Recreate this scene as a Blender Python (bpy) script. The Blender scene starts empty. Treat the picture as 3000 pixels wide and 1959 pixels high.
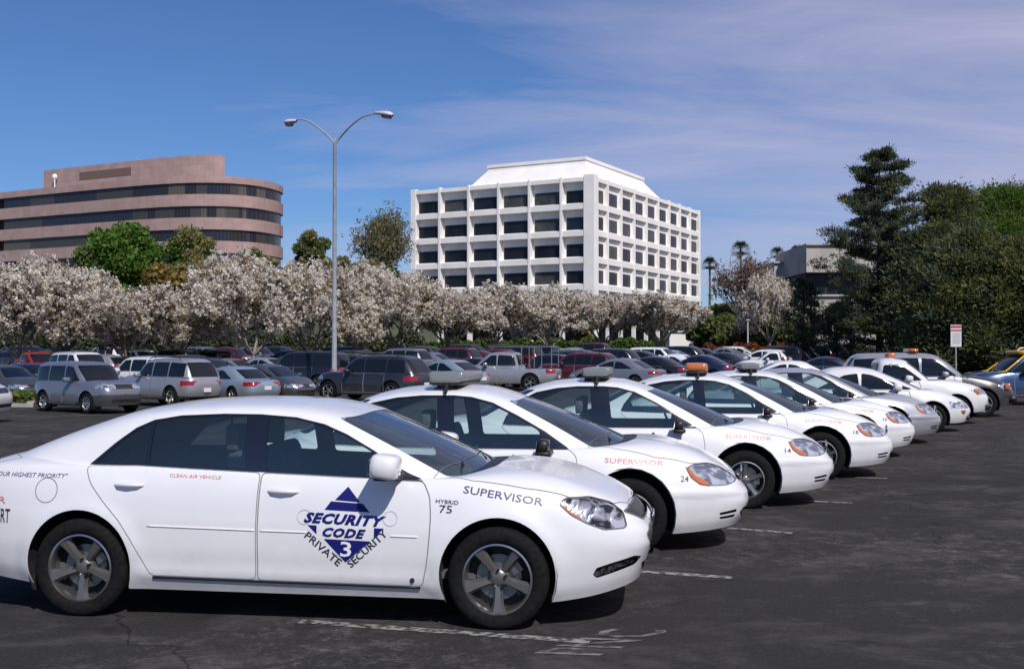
import bpy, math, random
import numpy as np
from math import sin, cos, pi, radians
from mathutils import Vector, Matrix, Quaternion
from mathutils.bvhtree import BVHTree
from mathutils.geometry import delaunay_2d_cdt

# ------------------------------------------------------------------ camera, world, sun, exposure
scene = bpy.context.scene
COL = scene.collection
F_PX = 1118.7                                   # focal length in pixels of a 1024 px wide frame
cam_d = bpy.data.cameras.new('camera'); cam_d.sensor_width = 36.0
cam_d.lens = 36.0*F_PX/1024; cam_d.clip_end = 20000; cam_d.clip_start = 0.1
cam = bpy.data.objects.new('camera', cam_d); COL.objects.link(cam)
CAM_H = 1.779
cam.location = (0, 0, CAM_H)
cam.rotation_euler = (radians(90) + math.atan(17.9/F_PX), 0, 0)
scene.camera = cam

SUN_DIR = Vector((0.30, -0.72, 0.80)).normalized()      # towards the sun
SUN_EL = math.asin(SUN_DIR.z)
SUN_AZ = math.atan2(SUN_DIR.x, SUN_DIR.y)
sun_d = bpy.data.lights.new('sun', 'SUN'); sun_d.energy = 3.9; sun_d.angle = radians(0.53)
sun_d.color = (1.0, 0.955, 0.89)
sun = bpy.data.objects.new('sun', sun_d); COL.objects.link(sun)
sun.rotation_euler = SUN_DIR.to_track_quat('Z', 'Y').to_euler()
sun.location = (20, -40, 60)

world = bpy.data.worlds.new('World'); scene.world = world; world.use_nodes = True
nt = world.node_tree; nt.nodes.clear()
def wn(t, **k):
    n = nt.nodes.new(t)
    for a, b in k.items(): setattr(n, a, b)
    return n
sky = wn('ShaderNodeTexSky', sky_type='NISHITA', sun_disc=False)
sky.sun_elevation = SUN_EL; sky.sun_rotation = SUN_AZ
sky.air_density = 1.0; sky.dust_density = 0.15; sky.ozone_density = 3.0
tc = wn('ShaderNodeTexCoord')
# high thin cirrus: the view direction meets a flat layer high above; wisps are stretched along one wind direction
sep = wn('ShaderNodeSeparateXYZ'); nt.links.new(tc.outputs['Generated'], sep.inputs[0])
def m(op, a, b=None, clamp=False):
    n = wn('ShaderNodeMath', operation=op, use_clamp=clamp)
    for i, v in enumerate((a, b)):
        if v is None: continue
        if isinstance(v, (int, float)): n.inputs[i].default_value = v
        else: nt.links.new(v, n.inputs[i])
    return n.outputs[0]
zc = m('MAXIMUM', sep.outputs['Z'], 0.0)
den = m('ADD', zc, 0.20)
ux = m('DIVIDE', sep.outputs['X'], den); uy = m('DIVIDE', sep.outputs['Y'], den)
comb = wn('ShaderNodeCombineXYZ'); nt.links.new(ux, comb.inputs[0]); nt.links.new(uy, comb.inputs[1])
def cloud_noise(scale, rot, st, loc, det, rough, dist):
    mp = wn('ShaderNodeMapping'); mp.inputs['Rotation'].default_value = (0, 0, radians(rot)); mp.inputs['Scale'].default_value = st; mp.inputs['Location'].default_value = loc
    nt.links.new(comb.outputs[0], mp.inputs[0])
    nz = wn('ShaderNodeTexNoise'); nz.inputs['Scale'].default_value = scale; nz.inputs['Detail'].default_value = det; nz.inputs['Roughness'].default_value = rough; nz.inputs['Distortion'].default_value = dist
    nt.links.new(mp.outputs[0], nz.inputs['Vector']); return nz.outputs['Fac']
wisp = cloud_noise(1.5, -14, (.55, 1.25, 1), (1.7, 4.1, 0), 9, .58, .9)
broad = cloud_noise(.55, 10, (.7, 1.3, 1), (3.3, 1.2, 0), 3, .5, .2)
fine = cloud_noise(5.0, 20, (.35, 1.6, 1), (.5, .4, 0), 5, .6, .6)
side = m('ADD', m('MULTIPLY', sep.outputs['X'], 1.0), 0.10)
base = m('ADD', m('ADD', m('MULTIPLY', wisp, 1.35), m('MULTIPLY', broad, .8)), m('MULTIPLY', fine, .22))
cov = m('MULTIPLY', m('ADD', m('SUBTRACT', base, 1.15), side), 1.35, True)
cov = m('MULTIPLY', cov, 0.86)
tint = wn('ShaderNodeMix', data_type='RGBA', blend_type='MULTIPLY'); tint.inputs[0].default_value = 1.0
nt.links.new(sky.outputs[0], tint.inputs[6]); tint.inputs[7].default_value = (0.56, 0.78, 1.14, 1)
mixc = wn('ShaderNodeMix', data_type='RGBA')
nt.links.new(cov, mixc.inputs[0]); nt.links.new(tint.outputs[2], mixc.inputs[6]); mixc.inputs[7].default_value = (6.6, 6.4, 8.7, 1)
bg = wn('ShaderNodeBackground'); bg.inputs[1].default_value = 0.079
nt.links.new(mixc.outputs[2], bg.inputs[0])
wo = wn('ShaderNodeOutputWorld'); nt.links.new(bg.outputs[0], wo.inputs[0])

scene.view_settings.view_transform = 'Standard'; scene.view_settings.look = 'None'
scene.view_settings.exposure = 0.0; scene.view_settings.gamma = 1.0
scene.render.engine = 'CYCLES'
scene.cycles.max_bounces = 6; scene.cycles.transparent_max_bounces = 24
scene.cycles.caustics_reflective = False; scene.cycles.caustics_refractive = False

# ------------------------------------------------------------------ materials
MATS = {}
def mat(name, color=(0.5, 0.5, 0.5), rough=0.5, metal=0.0, coat=0.0, spec=0.5, emit=None):
    if name in MATS: return MATS[name]
    m_ = bpy.data.materials.new(name); m_.use_nodes = True
    b = m_.node_tree.nodes['Principled BSDF']
    b.inputs['Base Color'].default_value = (*color, 1); b.inputs['Roughness'].default_value = rough
    b.inputs['Metallic'].default_value = metal; b.inputs['Coat Weight'].default_value = coat
    b.inputs['Coat Roughness'].default_value = 0.09
    b.inputs['Specular IOR Level'].default_value = spec
    if emit: b.inputs['Emission Color'].default_value = (*emit, 1); b.inputs['Emission Strength'].default_value = 1
    MATS[name] = m_; return m_
def noise_mat(name, c1, c2, scale=5.0, rough=0.8, detail=6, bump=0.0, lo=0.35, hi=0.65, spec=0.3, coord='Object', stretch=None):
    if name in MATS: return MATS[name]
    m_ = mat(name, c1, rough, spec=spec); t = m_.node_tree; b = t.nodes['Principled BSDF']
    n = t.nodes.new('ShaderNodeTexNoise'); n.inputs['Scale'].default_value = scale; n.inputs['Detail'].default_value = detail
    co = t.nodes.new('ShaderNodeTexCoord'); mpn = t.nodes.new('ShaderNodeMapping')
    if stretch: mpn.inputs['Scale'].default_value = stretch
    t.links.new(co.outputs[coord], mpn.inputs[0]); t.links.new(mpn.outputs[0], n.inputs['Vector'])
    r = t.nodes.new('ShaderNodeValToRGB'); r.color_ramp.elements[0].position = lo; r.color_ramp.elements[1].position = hi
    r.color_ramp.elements[0].color = (*c1, 1); r.color_ramp.elements[1].color = (*c2, 1)
    t.links.new(n.outputs['Fac'], r.inputs[0]); t.links.new(r.outputs[0], b.inputs['Base Color'])
    if bump:
        bp = t.nodes.new('ShaderNodeBump'); bp.inputs['Strength'].default_value = bump; bp.inputs['Distance'].default_value = 0.02
        t.links.new(n.outputs['Fac'], bp.inputs['Height']); t.links.new(bp.outputs[0], b.inputs['Normal'])
    return m_
def paint(name, color, metal=0.0, rough=0.32, dirt=0.04):
    """car paint: clear coat outside, dark trim on the inner side of the shell"""
    if name in MATS: return MATS[name]
    m_ = mat(name, color, rough, metal, coat=.8); t = m_.node_tree; b = t.nodes['Principled BSDF']
    n = t.nodes.new('ShaderNodeTexNoise'); n.inputs['Scale'].default_value = 2.2; n.inputs['Detail'].default_value = 5
    co = t.nodes.new('ShaderNodeTexCoord'); t.links.new(co.outputs['Object'], n.inputs['Vector'])
    mx = t.nodes.new('ShaderNodeMix'); mx.data_type = 'RGBA'
    mx.inputs[6].default_value = (*color, 1); mx.inputs[7].default_value = (*[c*(1-dirt*3) for c in color], 1)
    t.links.new(n.outputs['Fac'], mx.inputs[0]); t.links.new(mx.outputs[2], b.inputs['Base Color'])
    sx = t.nodes.new('ShaderNodeSeparateXYZ'); t.links.new(co.outputs['Object'], sx.inputs[0])
    mr = t.nodes.new('ShaderNodeMapRange'); mr.inputs[1].default_value = .62; mr.inputs[2].default_value = .18; mr.inputs[3].default_value = 0; mr.inputs[4].default_value = .55
    t.links.new(sx.outputs['Z'], mr.inputs[0]); n2 = t.nodes.new('ShaderNodeTexNoise'); n2.inputs['Scale'].default_value = 7; n2.inputs['Detail'].default_value = 6; t.links.new(co.outputs['Object'], n2.inputs['Vector'])
    ml = t.nodes.new('ShaderNodeMath'); ml.operation = 'MULTIPLY'; t.links.new(mr.outputs[0], ml.inputs[0]); t.links.new(n2.outputs['Fac'], ml.inputs[1])
    md = t.nodes.new('ShaderNodeMix'); md.data_type = 'RGBA'; t.links.new(ml.outputs[0], md.inputs[0]); t.links.new(mx.outputs[2], md.inputs[6]); md.inputs[7].default_value = (.30, .28, .26, 1)
    t.links.new(md.outputs[2], b.inputs['Base Color'])
    inner = t.nodes.new('ShaderNodeBsdfDiffuse'); inner.inputs[0].default_value = (0.11, 0.11, 0.115, 1)
    g = t.nodes.new('ShaderNodeNewGeometry'); ms = t.nodes.new('ShaderNodeMixShader')
    t.links.new(g.outputs['Backfacing'], ms.inputs[0]); t.links.new(b.outputs[0], ms.inputs[1]); t.links.new(inner.outputs[0], ms.inputs[2])
    t.links.new(ms.outputs[0], t.nodes['Material Output'].inputs[0])
    return m_
def glass(name, tint=(0.55, 0.7, 0.68), alpha=0.25):
    """thin car glass: tinted see-through sheet with a mirror-like face"""
    if name in MATS: return MATS[name]
    m_ = bpy.data.materials.new(name); m_.use_nodes = True; t = m_.node_tree; t.nodes.clear()
    tr = t.nodes.new('ShaderNodeBsdfTransparent'); tr.inputs[0].default_value = (*tint, 1)
    gl = t.nodes.new('ShaderNodeBsdfGlossy'); gl.inputs['Roughness'].default_value = 0.02; gl.inputs[0].default_value = (0.9, 0.95, 1, 1)
    df = t.nodes.new('ShaderNodeBsdfDiffuse'); df.inputs[0].default_value = (0.02, 0.025, 0.03, 1)
    fr = t.nodes.new('ShaderNodeFresnel'); fr.inputs[0].default_value = 1.75
    m1 = t.nodes.new('ShaderNodeMixShader'); m1.inputs[0].default_value = alpha
    t.links.new(tr.outputs[0], m1.inputs[1]); t.links.new(df.outputs[0], m1.inputs[2])
    m2 = t.nodes.new('ShaderNodeMixShader'); t.links.new(fr.outputs[0], m2.inputs[0])
    t.links.new(m1.outputs[0], m2.inputs[1]); t.links.new(gl.outputs[0], m2.inputs[2])
    o = t.nodes.new('ShaderNodeOutputMaterial'); t.links.new(m2.outputs[0], o.inputs[0])
    MATS[name] = m_; return m_
def foliage(name, c, var=0.35, trans=0.25):
    """leaf or petal: colour varies from face cluster to face cluster"""
    if name in MATS: return MATS[name]
    m_ = mat(name, c, 0.7, spec=0.2); t = m_.node_tree; b = t.nodes['Principled BSDF']
    g = t.nodes.new('ShaderNodeNewGeometry')
    r = t.nodes.new('ShaderNodeValToRGB')
    r.color_ramp.elements[0].color = (*[x*(1-var) for x in c], 1); r.color_ramp.elements[1].color = (*[min(1, x*(1+var)) for x in c], 1)
    t.links.new(g.outputs['Random Per Island'], r.inputs[0]); t.links.new(r.outputs[0], b.inputs['Base Color'])
    tl = t.nodes.new('ShaderNodeBsdfTranslucent'); t.links.new(r.outputs[0], tl.inputs[0])
    ms = t.nodes.new('ShaderNodeMixShader'); ms.inputs[0].default_value = trans
    t.links.new(b.outputs[0], ms.inputs[1]); t.links.new(tl.outputs[0], ms.inputs[2])
    t.links.new(ms.outputs[0], t.nodes['Material Output'].inputs[0])
    return m_

M_BLACK = mat('black_trim', (0.012, 0.012, 0.014), 0.45)
M_GAP = mat('panel_gap', (0.20, 0.20, 0.215), 0.9, spec=0.0)
M_GLOSSBLK = mat('gloss_black', (0.01, 0.011, 0.016), 0.12, coat=1)
M_RUBBER = noise_mat('tyre_rubber', (0.006, 0.006, 0.0065), (0.013, 0.013, 0.0135), 30, 0.85, spec=.15)
M_UNDER = mat('underbody', (0.012, 0.012, 0.012), 0.9)
M_ALLOY = mat('dark_alloy', (0.17, 0.165, 0.165), 0.36, 0.55)
M_LIP = mat('rim_lip', (0.42, 0.40, 0.40), 0.25, 0.9)
M_SILVER = mat('silver_alloy', (0.50, 0.48, 0.44), 0.25, 0.9)
M_CHROME = mat('chrome', (0.78, 0.78, 0.80), 0.07, 1.0)
M_STEEL = mat('disc_steel', (0.35, 0.35, 0.36), 0.35, 0.9)
M_INT = mat('cabin_trim', (0.10, 0.10, 0.105), 0.8)
M_SEAT = noise_mat('seat_cloth', (0.09, 0.09, 0.10), (0.15, 0.15, 0.16), 60, 0.9)
M_AMBER = mat('amber_lens', (0.55, 0.15, 0.035), 0.12, coat=1)
M_RED = mat('red_lens', (0.26, 0.008, 0.012), 0.12, coat=1)
M_LAMP = mat('lamp_reflector', (0.62, 0.64, 0.67), 0.12, 0.85)
M_PLATE = mat('plate_white', (0.7, 0.7, 0.7), 0.4)
M_GLASS = glass('car_glass', (0.86, 0.97, 0.95), 0.10)
M_GLASS.node_tree.nodes['Diffuse BSDF'].inputs[0].default_value = (0.10, 0.16, 0.18, 1)  # bluish haze painted into the pane to lift the dark cabin view
M_GLASSD = glass('rear_glass', (0.76, 0.88, 0.88), 0.13)
M_GLASSD.node_tree.nodes['Diffuse BSDF'].inputs[0].default_value = (0.09, 0.13, 0.15, 1)  # same painted haze, a little darker
M_LENS = glass('clear_lens', (0.92, 0.95, 0.97), 0.03)
M_WS = glass('windshield_glass', (0.55, 0.68, 0.70), 0.16)
M_WS.node_tree.nodes['Diffuse BSDF'].inputs[0].default_value = (0.16, 0.22, 0.30, 1)  # blue-grey diffuse colour painted in for the reflected sky
M_GLASSBG = mat('dark_glass', (0.008, 0.011, 0.016), 0.08, coat=0, spec=0.45)
M_BLUE = mat('blue_decal', (0.010, 0.012, 0.135), 0.45, spec=0.2)
M_BLUETXT = mat('blue_letters', (0.045, 0.04, 0.17), 0.4)
M_REDTXT = mat('red_letters', (0.62, 0.16, 0.15), 0.4)
M_DKTXT = mat('dark_letters', (0.025, 0.022, 0.05), 0.4)
M_WHITE = mat('white_decal', (0.78, 0.78, 0.80), 0.4)

# ------------------------------------------------------------------ object helpers
def mk(name, verts, faces, mats, parent=None, smooth=False, midx=None, normals=None, label=None):
    me = bpy.data.meshes.new(name)
    me.from_pydata([tuple(v) for v in verts], [], [tuple(int(i) for i in f) for f in faces])
    if not isinstance(mats, (list, tuple)): mats = [mats]
    for mm in mats: me.materials.append(mm)
    if midx is not None: me.polygons.foreach_set('material_index', [int(i) for i in midx])
    if smooth: me.polygons.foreach_set('use_smooth', [True]*len(me.polygons))
    me.update()
    if normals is not None: me.normals_split_custom_set_from_vertices([tuple(n) for n in normals])
    o = bpy.data.objects.new(name, me); COL.objects.link(o)
    if parent is not None: o.parent = parent
    if label: o['label'] = label
    return o
def mkq(name, verts, nq, mat_list, parent=None, midx=None):
    """fast mesh of separate quads: verts (4*nq,3) array"""
    me = bpy.data.meshes.new(name)
    me.vertices.add(len(verts)); me.vertices.foreach_set('co', np.asarray(verts, np.float32).ravel())
    me.loops.add(4*nq); me.loops.foreach_set('vertex_index', np.arange(4*nq, dtype=np.int32))
    me.polygons.add(nq); me.polygons.foreach_set('loop_start', np.arange(0, 4*nq, 4, dtype=np.int32))
    for mm in mat_list: me.materials.append(mm)
    if midx is not None: me.polygons.foreach_set('material_index', np.asarray(midx, np.int32))
    me.update(calc_edges=True); me.validate()
    o = bpy.data.objects.new(name, me); COL.objects.link(o)
    if parent is not None: o.parent = parent
    return o
class MB:
    """collects boxes, prisms, tubes and lathes; build() links them as ONE mesh object"""
    def __init__(s): s.v = []; s.f = []; s.m = []; s.sm = []
    def add(s, vs, fs, mi=0):
        n = len(s.v); s.v += [tuple(v) for v in vs]; s.f += [[i+n for i in f] for f in fs]; s.m += [mi]*len(fs); return s
    def box(s, c, d, rot=None, mi=0, taper=1.0):
        x, y, z = [a/2 for a in d]; vs = []
        for k in (-1, 1):
            t_ = taper if k > 0 else 1
            for a, b in ((-1, -1), (1, -1), (1, 1), (-1, 1)): vs.append(Vector((a*x*t_, b*y*t_, k*z)))
        if rot is not None: vs = [rot @ v for v in vs]
        vs = [v+Vector(c) for v in vs]
        return s.add(vs, [(3, 2, 1, 0), (4, 5, 6, 7), (0, 1, 5, 4), (1, 2, 6, 5), (2, 3, 7, 6), (3, 0, 4, 7)], mi)
    def rbox(s, c, d, r=0.03, rot=None, mi=0, n=3, e=0.28):
        """box with rounded edges (superquadric grid)"""
        x, y, z = [a/2 for a in d]; vs = []; fs = []; NL, NA = 8, 16
        sg = lambda q, p: math.copysign(abs(q)**p, q)
        for i in range(NL+1):
            la = -pi/2+pi*i/NL
            for j in range(NA):
                an = 2*pi*j/NA+pi/NA
                v = Vector((x*sg(cos(la), e)*sg(cos(an), e), y*sg(cos(la), e)*sg(sin(an), e), z*sg(sin(la), e)))
                if rot is not None: v = rot @ v
                vs.append(v+Vector(c))
        for i in range(NL):
            for j in range(NA):
                a = i*NA+j; b = i*NA+(j+1) % NA; fs.append((a, b, b+NA, a+NA))
        return s.add(vs, fs, mi)
    def tube(s, pts, rad, n=8, mi=0, caps=True):
        pts = [Vector(p) for p in pts]; R = rad if isinstance(rad, (list, tuple)) else [rad]*len(pts)
        vs = []; fs = []; up = None
        for i, p in enumerate(pts):
            d = (pts[min(i+1, len(pts)-1)]-pts[max(i-1, 0)]).normalized()
            if up is None: up = Vector((0, 0, 1)) if abs(d.z) < .9 else Vector((1, 0, 0))
            a = d.cross(up).normalized(); b = a.cross(d).normalized(); up = b
            for j in range(n):
                q = 2*pi*j/n; vs.append(p+R[i]*(a*cos(q)+b*sin(q)))
        for i in range(len(pts)-1):
            for j in range(n):
                k = (j+1) % n; fs.append((i*n+j, (i+1)*n+j, (i+1)*n+k, i*n+k))
        if caps: fs.append(list(range(n))); fs.append([(len(pts)-1)*n+j for j in range(n)][::-1])
        return s.add(vs, fs, mi)
    def lathe(s, prof, n=32, axis='z', c=(0, 0, 0), mi=0, close=False):
        """prof: (radius, along-axis)"""
        vs = []; fs = []; P = len(prof)
        for j in range(n):
            q = 2*pi*j/n
            for r, h in prof:
                v = (r*cos(q), r*sin(q), h) if axis == 'z' else ((r*cos(q), h, r*sin(q)) if axis == 'y' else (h, r*cos(q), r*sin(q)))
                vs.append(Vector(v)+Vector(c))
        for j in range(n):
            k = (j+1) % n
            for i in range(P-1):
                f = (j*P+i, j*P+i+1, k*P+i+1, k*P+i)
                fs.append(f if axis != 'y' else f[::-1])
        return s.add(vs, fs, mi)
    def prism(s, poly, z0, z1, mi=0):
        n = len(poly); vs = [(x, y, z0) for x, y in poly]+[(x, y, z1) for x, y in poly]
        fs = [list(range(n))[::-1], [n+i for i in range(n)]]+[(i, (i+1) % n, n+(i+1) % n, n+i) for i in range(n)]
        return s.add(vs, fs, mi)
    def build(s, name, mats, parent=None, smooth=False, label=None, sharp=None):
        o = mk(name, s.v, s.f, mats, parent, smooth, s.m, label=label)
        if sharp is not None:
            try: o.data.set_sharp_from_angle(angle=radians(sharp))
            except Exception: pass
        return o
def empty(name, loc=(0, 0, 0), rz=0, label=None, cat=None, group=None, kind=None):
    o = bpy.data.objects.new(name, None); COL.objects.link(o); o.location = loc; o.rotation_euler = (0, 0, rz)
    o.empty_display_size = 0.3
    tag(o, label, cat, group, kind); return o
def tag(o, label=None, cat=None, group=None, kind=None):
    if label: o['label'] = label
    if cat: o['category'] = cat
    if group: o['group'] = group
    if kind: o['kind'] = kind
    return o
KIDS = {}
def kids(o): return [c for c in COL.objects if c.parent == o]
def copy_tree(o, parent=None, kmap=None):
    if kmap is None:
        kmap = {}
        for c in COL.objects:
            if c.parent is not None: kmap.setdefault(c.parent.name, []).append(c)
    c = o.copy(); COL.objects.link(c); c.parent = parent
    for ch in kmap.get(o.name, []): copy_tree(ch, c, kmap)
    return c
def sstep(a, b, x):
    t_ = min(1, max(0, (x-a)/(b-a))); return t_*t_*(3-2*t_)
def gz(X, Y):
    """height of the ground"""
    z = -0.20*sstep(-5, -12, X)*sstep(18, 36, Y)
    z += np.interp(Y, [-1e9, 48, 60, 80, 110, 150, 200, 400, 1e9], [0, 0, .12, .55, 1.2, 2.2, 2.8, 3.2, 3.2])
    return float(z)
def at(px, Y):
    """world X of a column of the 2380 px wide picture at distance Y"""
    return (px-1190)/2600*Y
# ------------------------------------------------------------------ car skin: one smooth sheet per half, cut into panels
def spl(pts):
    xs = np.array([p[0] for p in pts]); ys = np.array([p[1] for p in pts])
    gx = np.linspace(xs[0], xs[-1], 161); gy = np.interp(gx, xs, ys)
    k = np.exp(-np.linspace(-2, 2, 13)**2); k /= k.sum()
    gp = np.concatenate([[gy[0]+(gy[0]-gy[i]) for i in range(6, 0, -1)], gy, [gy[-1]+(gy[-1]-gy[-1-i]) for i in range(1, 7)]])
    gy = np.convolve(gp, k, 'valid')
    return lambda x: np.interp(x, gx, gy)
def outline_half(A, W, n, xk, na, nb, x0=0.0, sgn=1):
    """plan outline from side middle (x0,-W) to the tip (x0+A,0): na steps to xk, nb steps beyond"""
    t_ = np.linspace(0, 1, 700); a = t_*pi/2
    x = x0+sgn*A*np.sin(a)**(2/n); y = -W*np.cos(a)**(2/n)
    y[-1] = 0
    s = np.concatenate([[0], np.cumsum(np.hypot(np.diff(x), np.diff(y)))])
    sk = np.interp(abs(xk-x0), np.abs(x-x0), s)
    ss = np.concatenate([np.linspace(0, sk, na+1), sk+(s[-1]-sk)*np.linspace(0, 1, nb+1)[1:]])
    return np.interp(ss, s, x), np.interp(ss, s, y)
class Skin:
    def __init__(S, sp, hi=True):
        S.sp = sp; q = 1.0 if hi else 0.45
        na, nb = int(22*q), int(44*q)
        rl, rd, rg, rr = int(20*q), int(14*q), int(14*q), int(9*q)
        zs, zb, zg, zr = spl(sp['zs']), spl(sp['zb']), spl(sp['zg']), spl(sp['zr'])
        W = sp['W']; wprof = spl(sp.get('wprof', [(0, .945), (.12, .985), (.35, 1.0), (.6, .995), (.8, .975), (.93, .945), (1, .915)]))
        xf, xr = spl(sp['xf']), spl(sp['xr'])
        def full(Af, Ar, w, nf, nr, kf, kr, x0f=0., x0r=0.):
            fx, fy = outline_half(Af, w, nf, kf, na, nb, x0f, 1); rx, ry = outline_half(Ar, w, nr, kr, na, nb, x0r, -1)
            return np.concatenate([rx[::-1], fx[1:]]), np.concatenate([ry[::-1], fy[1:]])
        rows = []; V = []
        kf, kr = sp.get('kf', (1.0, .75, .1)), sp.get('kr', (-1.5, -1.35, -.85))
        nf = sp.get('nf', 5); nr = sp.get('nr', 5.5)
        for j in range(rl+1):
            r = j/rl; r = r if r < .5 else r
            nfr = nf+(sp.get('nf_top', nf)-nf)*r
            x, y = full(float(xf(r)), -float(xr(r)), W*float(wprof(r)), nfr, nr, kf[0], kr[0])
            z = zb(x)+(zs(x)-zb(x))*r
            rows.append(np.stack([x, y, z], 1)); V.append(r)
        sh = rows[-1]
        gb = sp['gb']; x, y = full(gb[0], -gb[1], gb[2], gb[3], gb[4], kf[1], kr[1])
        base = np.stack([x, y, zg(x)+sp.get('cowl', 0)*(1-(y/gb[2])**2)*(x > 0)], 1)
        bul, bulr = sp.get('bulge', .08), sp.get('bulge_r', .04)
        for j in range(1, rd+1):
            r = j/rd
            p = sh*(1-r)+base*r; d = np.linalg.norm((base-sh)[:, :2], axis=1)
            front = (sh[:, 0] > 0)
            b = np.where(front, bul, bulr)*np.minimum(1, d/.9)*np.sin(pi*min(1, r))**.85
            if 'bed' in sp:
                b = np.where(front, b, -sp['bed'] if .06 < r < .97 else 0)
            p[:, 2] += b; rows.append(p); V.append(1+r)
        gt = sp['gt']; x, y = full(gt[0], -gt[1], gt[2], gt[3], gt[4], kf[2], kr[2])
        cr2 = sp.get('c2', .03)
        top = np.stack([x, y, zr(x)+cr2*(1-(y/gt[2])**2)], 1)
        gbul = sp.get('gbulge', .02)
        for j in range(1, rg+1):
            r = j/rg; p = base*(1-r)+top*r
            dxy = p[:, :2]-np.array([[-.3, 0]]); dxy /= np.linalg.norm(dxy, axis=1)[:, None]+1e-6
            p[:, :2] += dxy*gbul*sin(pi*r); p[:, 2] += .3*gbul*sin(pi*r)
            p[0, 1] = p[-1, 1] = 0
            rows.append(p); V.append(2+r)
        xc = (gt[0]+gt[1])/2; crown = sp.get('crown', .05)
        for j in range(1, rr+1):
            r = j/rr; p = top.copy(); p[:, 1] *= (1-r); p[:, 0] = xc+(p[:, 0]-xc)*(1-.6*r*(np.abs((top[:, 0]-xc)/(abs(gt[0]-xc)))**3))
            p[:, 2] = zr(p[:, 0])+cr2*(1-(p[:, 1]/gt[2])**2)+crown*(1-(1-r)**2)
            if j == rr: p[:, 1] = 0
            rows.append(p); V.append(3+r)
        P = np.array(rows).transpose(1, 0, 2)     # (NU, NV, 3)
        V = np.array(V)
        # wheel arch flares
        for wx in sp['wheels']:
            R = sp['arch']
            d = np.hypot(P[..., 0]-wx, P[..., 2]-sp['hub'])
            g = sp.get('flare', .022)*np.exp(-((d-R)/.07)**2)*(P[..., 1] < -.5)*(V[None, :] < 1.05)
            P[..., 1] -= g
        # character crease along the doors
        for (cz, amp, wd, xa, xb) in sp.get('creases', []):
            g = amp*np.exp(-((P[..., 2]-cz(P[..., 0]) if callable(cz) else P[..., 2]-cz)/wd)**2)*(P[..., 1] < -.5)*(P[..., 0] > xa)*(P[..., 0] < xb)*(V[None, :] < 1.05)
            P[..., 1] -= g
        # round the shoulder and the roof edge
        for vc, half, it in ((1.0, .16*1.5, 5), (3.0, .22, 3)):
            idx = np.where(np.abs(V-vc) < half)[0]; idx = idx[(idx > 0) & (idx < len(V)-1)]
            if 'bed' in sp and vc == 1.0: idx = idx[V[idx] <= 1.0]
            for _ in range(it if hi else 2):
                P[:, idx] = .5*P[:, idx]+.25*P[:, idx-1]+.25*P[:, idx+1]
        P[0, :, 1] = 0; P[-1, :, 1] = 0; P[:, -1, 1] = 0
        S.P, S.V = P, V; NU, NV = P.shape[:2]; S.NU, S.NV = NU, NV
        du = np.gradient(P, axis=0); dv = np.gradient(P, axis=1)
        N = np.cross(du, dv); ln = np.linalg.norm(N, axis=2, keepdims=True)
        N = N/np.maximum(ln, 1e-9)
        bad = ln[..., 0] < 1e-7
        N[bad] = (0, 0, 1)
        N[:, -1] = N[:, -2]; N[:, -1, 1] = 0
        for e in (0, -1): N[e, :, 1] = 0
        N /= np.maximum(np.linalg.norm(N, axis=2, keepdims=True), 1e-9)
        S.N = N
        S.U = np.arange(NU)*(.05 if hi else .11)
        S.D = np.concatenate([[0], np.cumsum(np.diff(V)*np.where(V[1:] <= 1, .7, np.where(V[1:] <= 2, .5, np.where(V[1:] <= 3, .6, .6))))])
        vs = P.reshape(-1, 3); fs = []; S.fc = []
        for i in range(NU-1):
            for j in range(NV-1):
                a = i*NV+j; fs.append((a, a+NV, a+NV+1)); fs.append((a, a+NV+1, a+1)); S.fc += [(i, j, 0), (i, j, 1)]
        S.bvh = BVHTree.FromPolygons([tuple(v) for v in vs], fs)
    def ev(S, u, d):
        i = np.clip(np.interp(u, S.U, np.arange(S.NU)), 0, S.NU-1.000001); j = np.clip(np.interp(d, S.D, np.arange(S.NV)), 0, S.NV-1.000001)
        a, b = np.floor(i).astype(int), np.floor(j).astype(int); fi, fj = (i-a)[..., None], (j-b)[..., None]
        def bl(G): return G[a, b]*(1-fi)*(1-fj)+G[a+1, b]*fi*(1-fj)+G[a, b+1]*(1-fi)*fj+G[a+1, b+1]*fi*fj
        n = bl(S.N); return bl(S.P), n/np.maximum(np.linalg.norm(n, axis=-1, keepdims=True), 1e-9)
    def hit(S, view, a, b):
        if view == 'uv':
            return (float(np.interp(a, [-1, 0, 1], [S.U[0], S.U[(S.NU-1)//2], S.U[-1]])), float(np.interp(b, S.V, S.D)))
        o, d = {'side': ((a, -5, b), (0, 1, 0)), 'top': ((a, b, 5), (0, 0, -1)), 'front': ((5, a, b), (-1, 0, 0)), 'rear': ((-5, a, b), (1, 0, 0))}[view]
        loc, nrm, fi, dist = S.bvh.ray_cast(Vector(o), Vector(d))
        if loc is None: return None
        if view == 'rear' and loc.x > S.sp['xr'][1][1]+.45: return None
        if view == 'front' and loc.x < S.sp['xf'][2][1]-.55: return None
        i, j, k = S.fc[fi]; P = S.P
        tri = [(i, j), (i+1, j), (i+1, j+1)] if k == 0 else [(i, j), (i+1, j+1), (i, j+1)]
        A, B, C = [P[t_] for t_ in tri]; p = np.array(loc)
        v0, v1, v2 = B-A, C-A, p-A
        d00, d01, d11, d20, d21 = v0@v0, v0@v1, v1@v1, v2@v0, v2@v1; dn = d00*d11-d01*d01
        if abs(dn) < 1e-14: w = (1/3,)*3
        else:
            bv = (d11*d20-d01*d21)/dn; bw = (d00*d21-d01*d20)/dn; w = (1-bv-bw, bv, bw)
        return (float(sum(w[q]*S.U[tri[q][0]] for q in range(3))), float(sum(w[q]*S.D[tri[q][1]] for q in range(3))))
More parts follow.
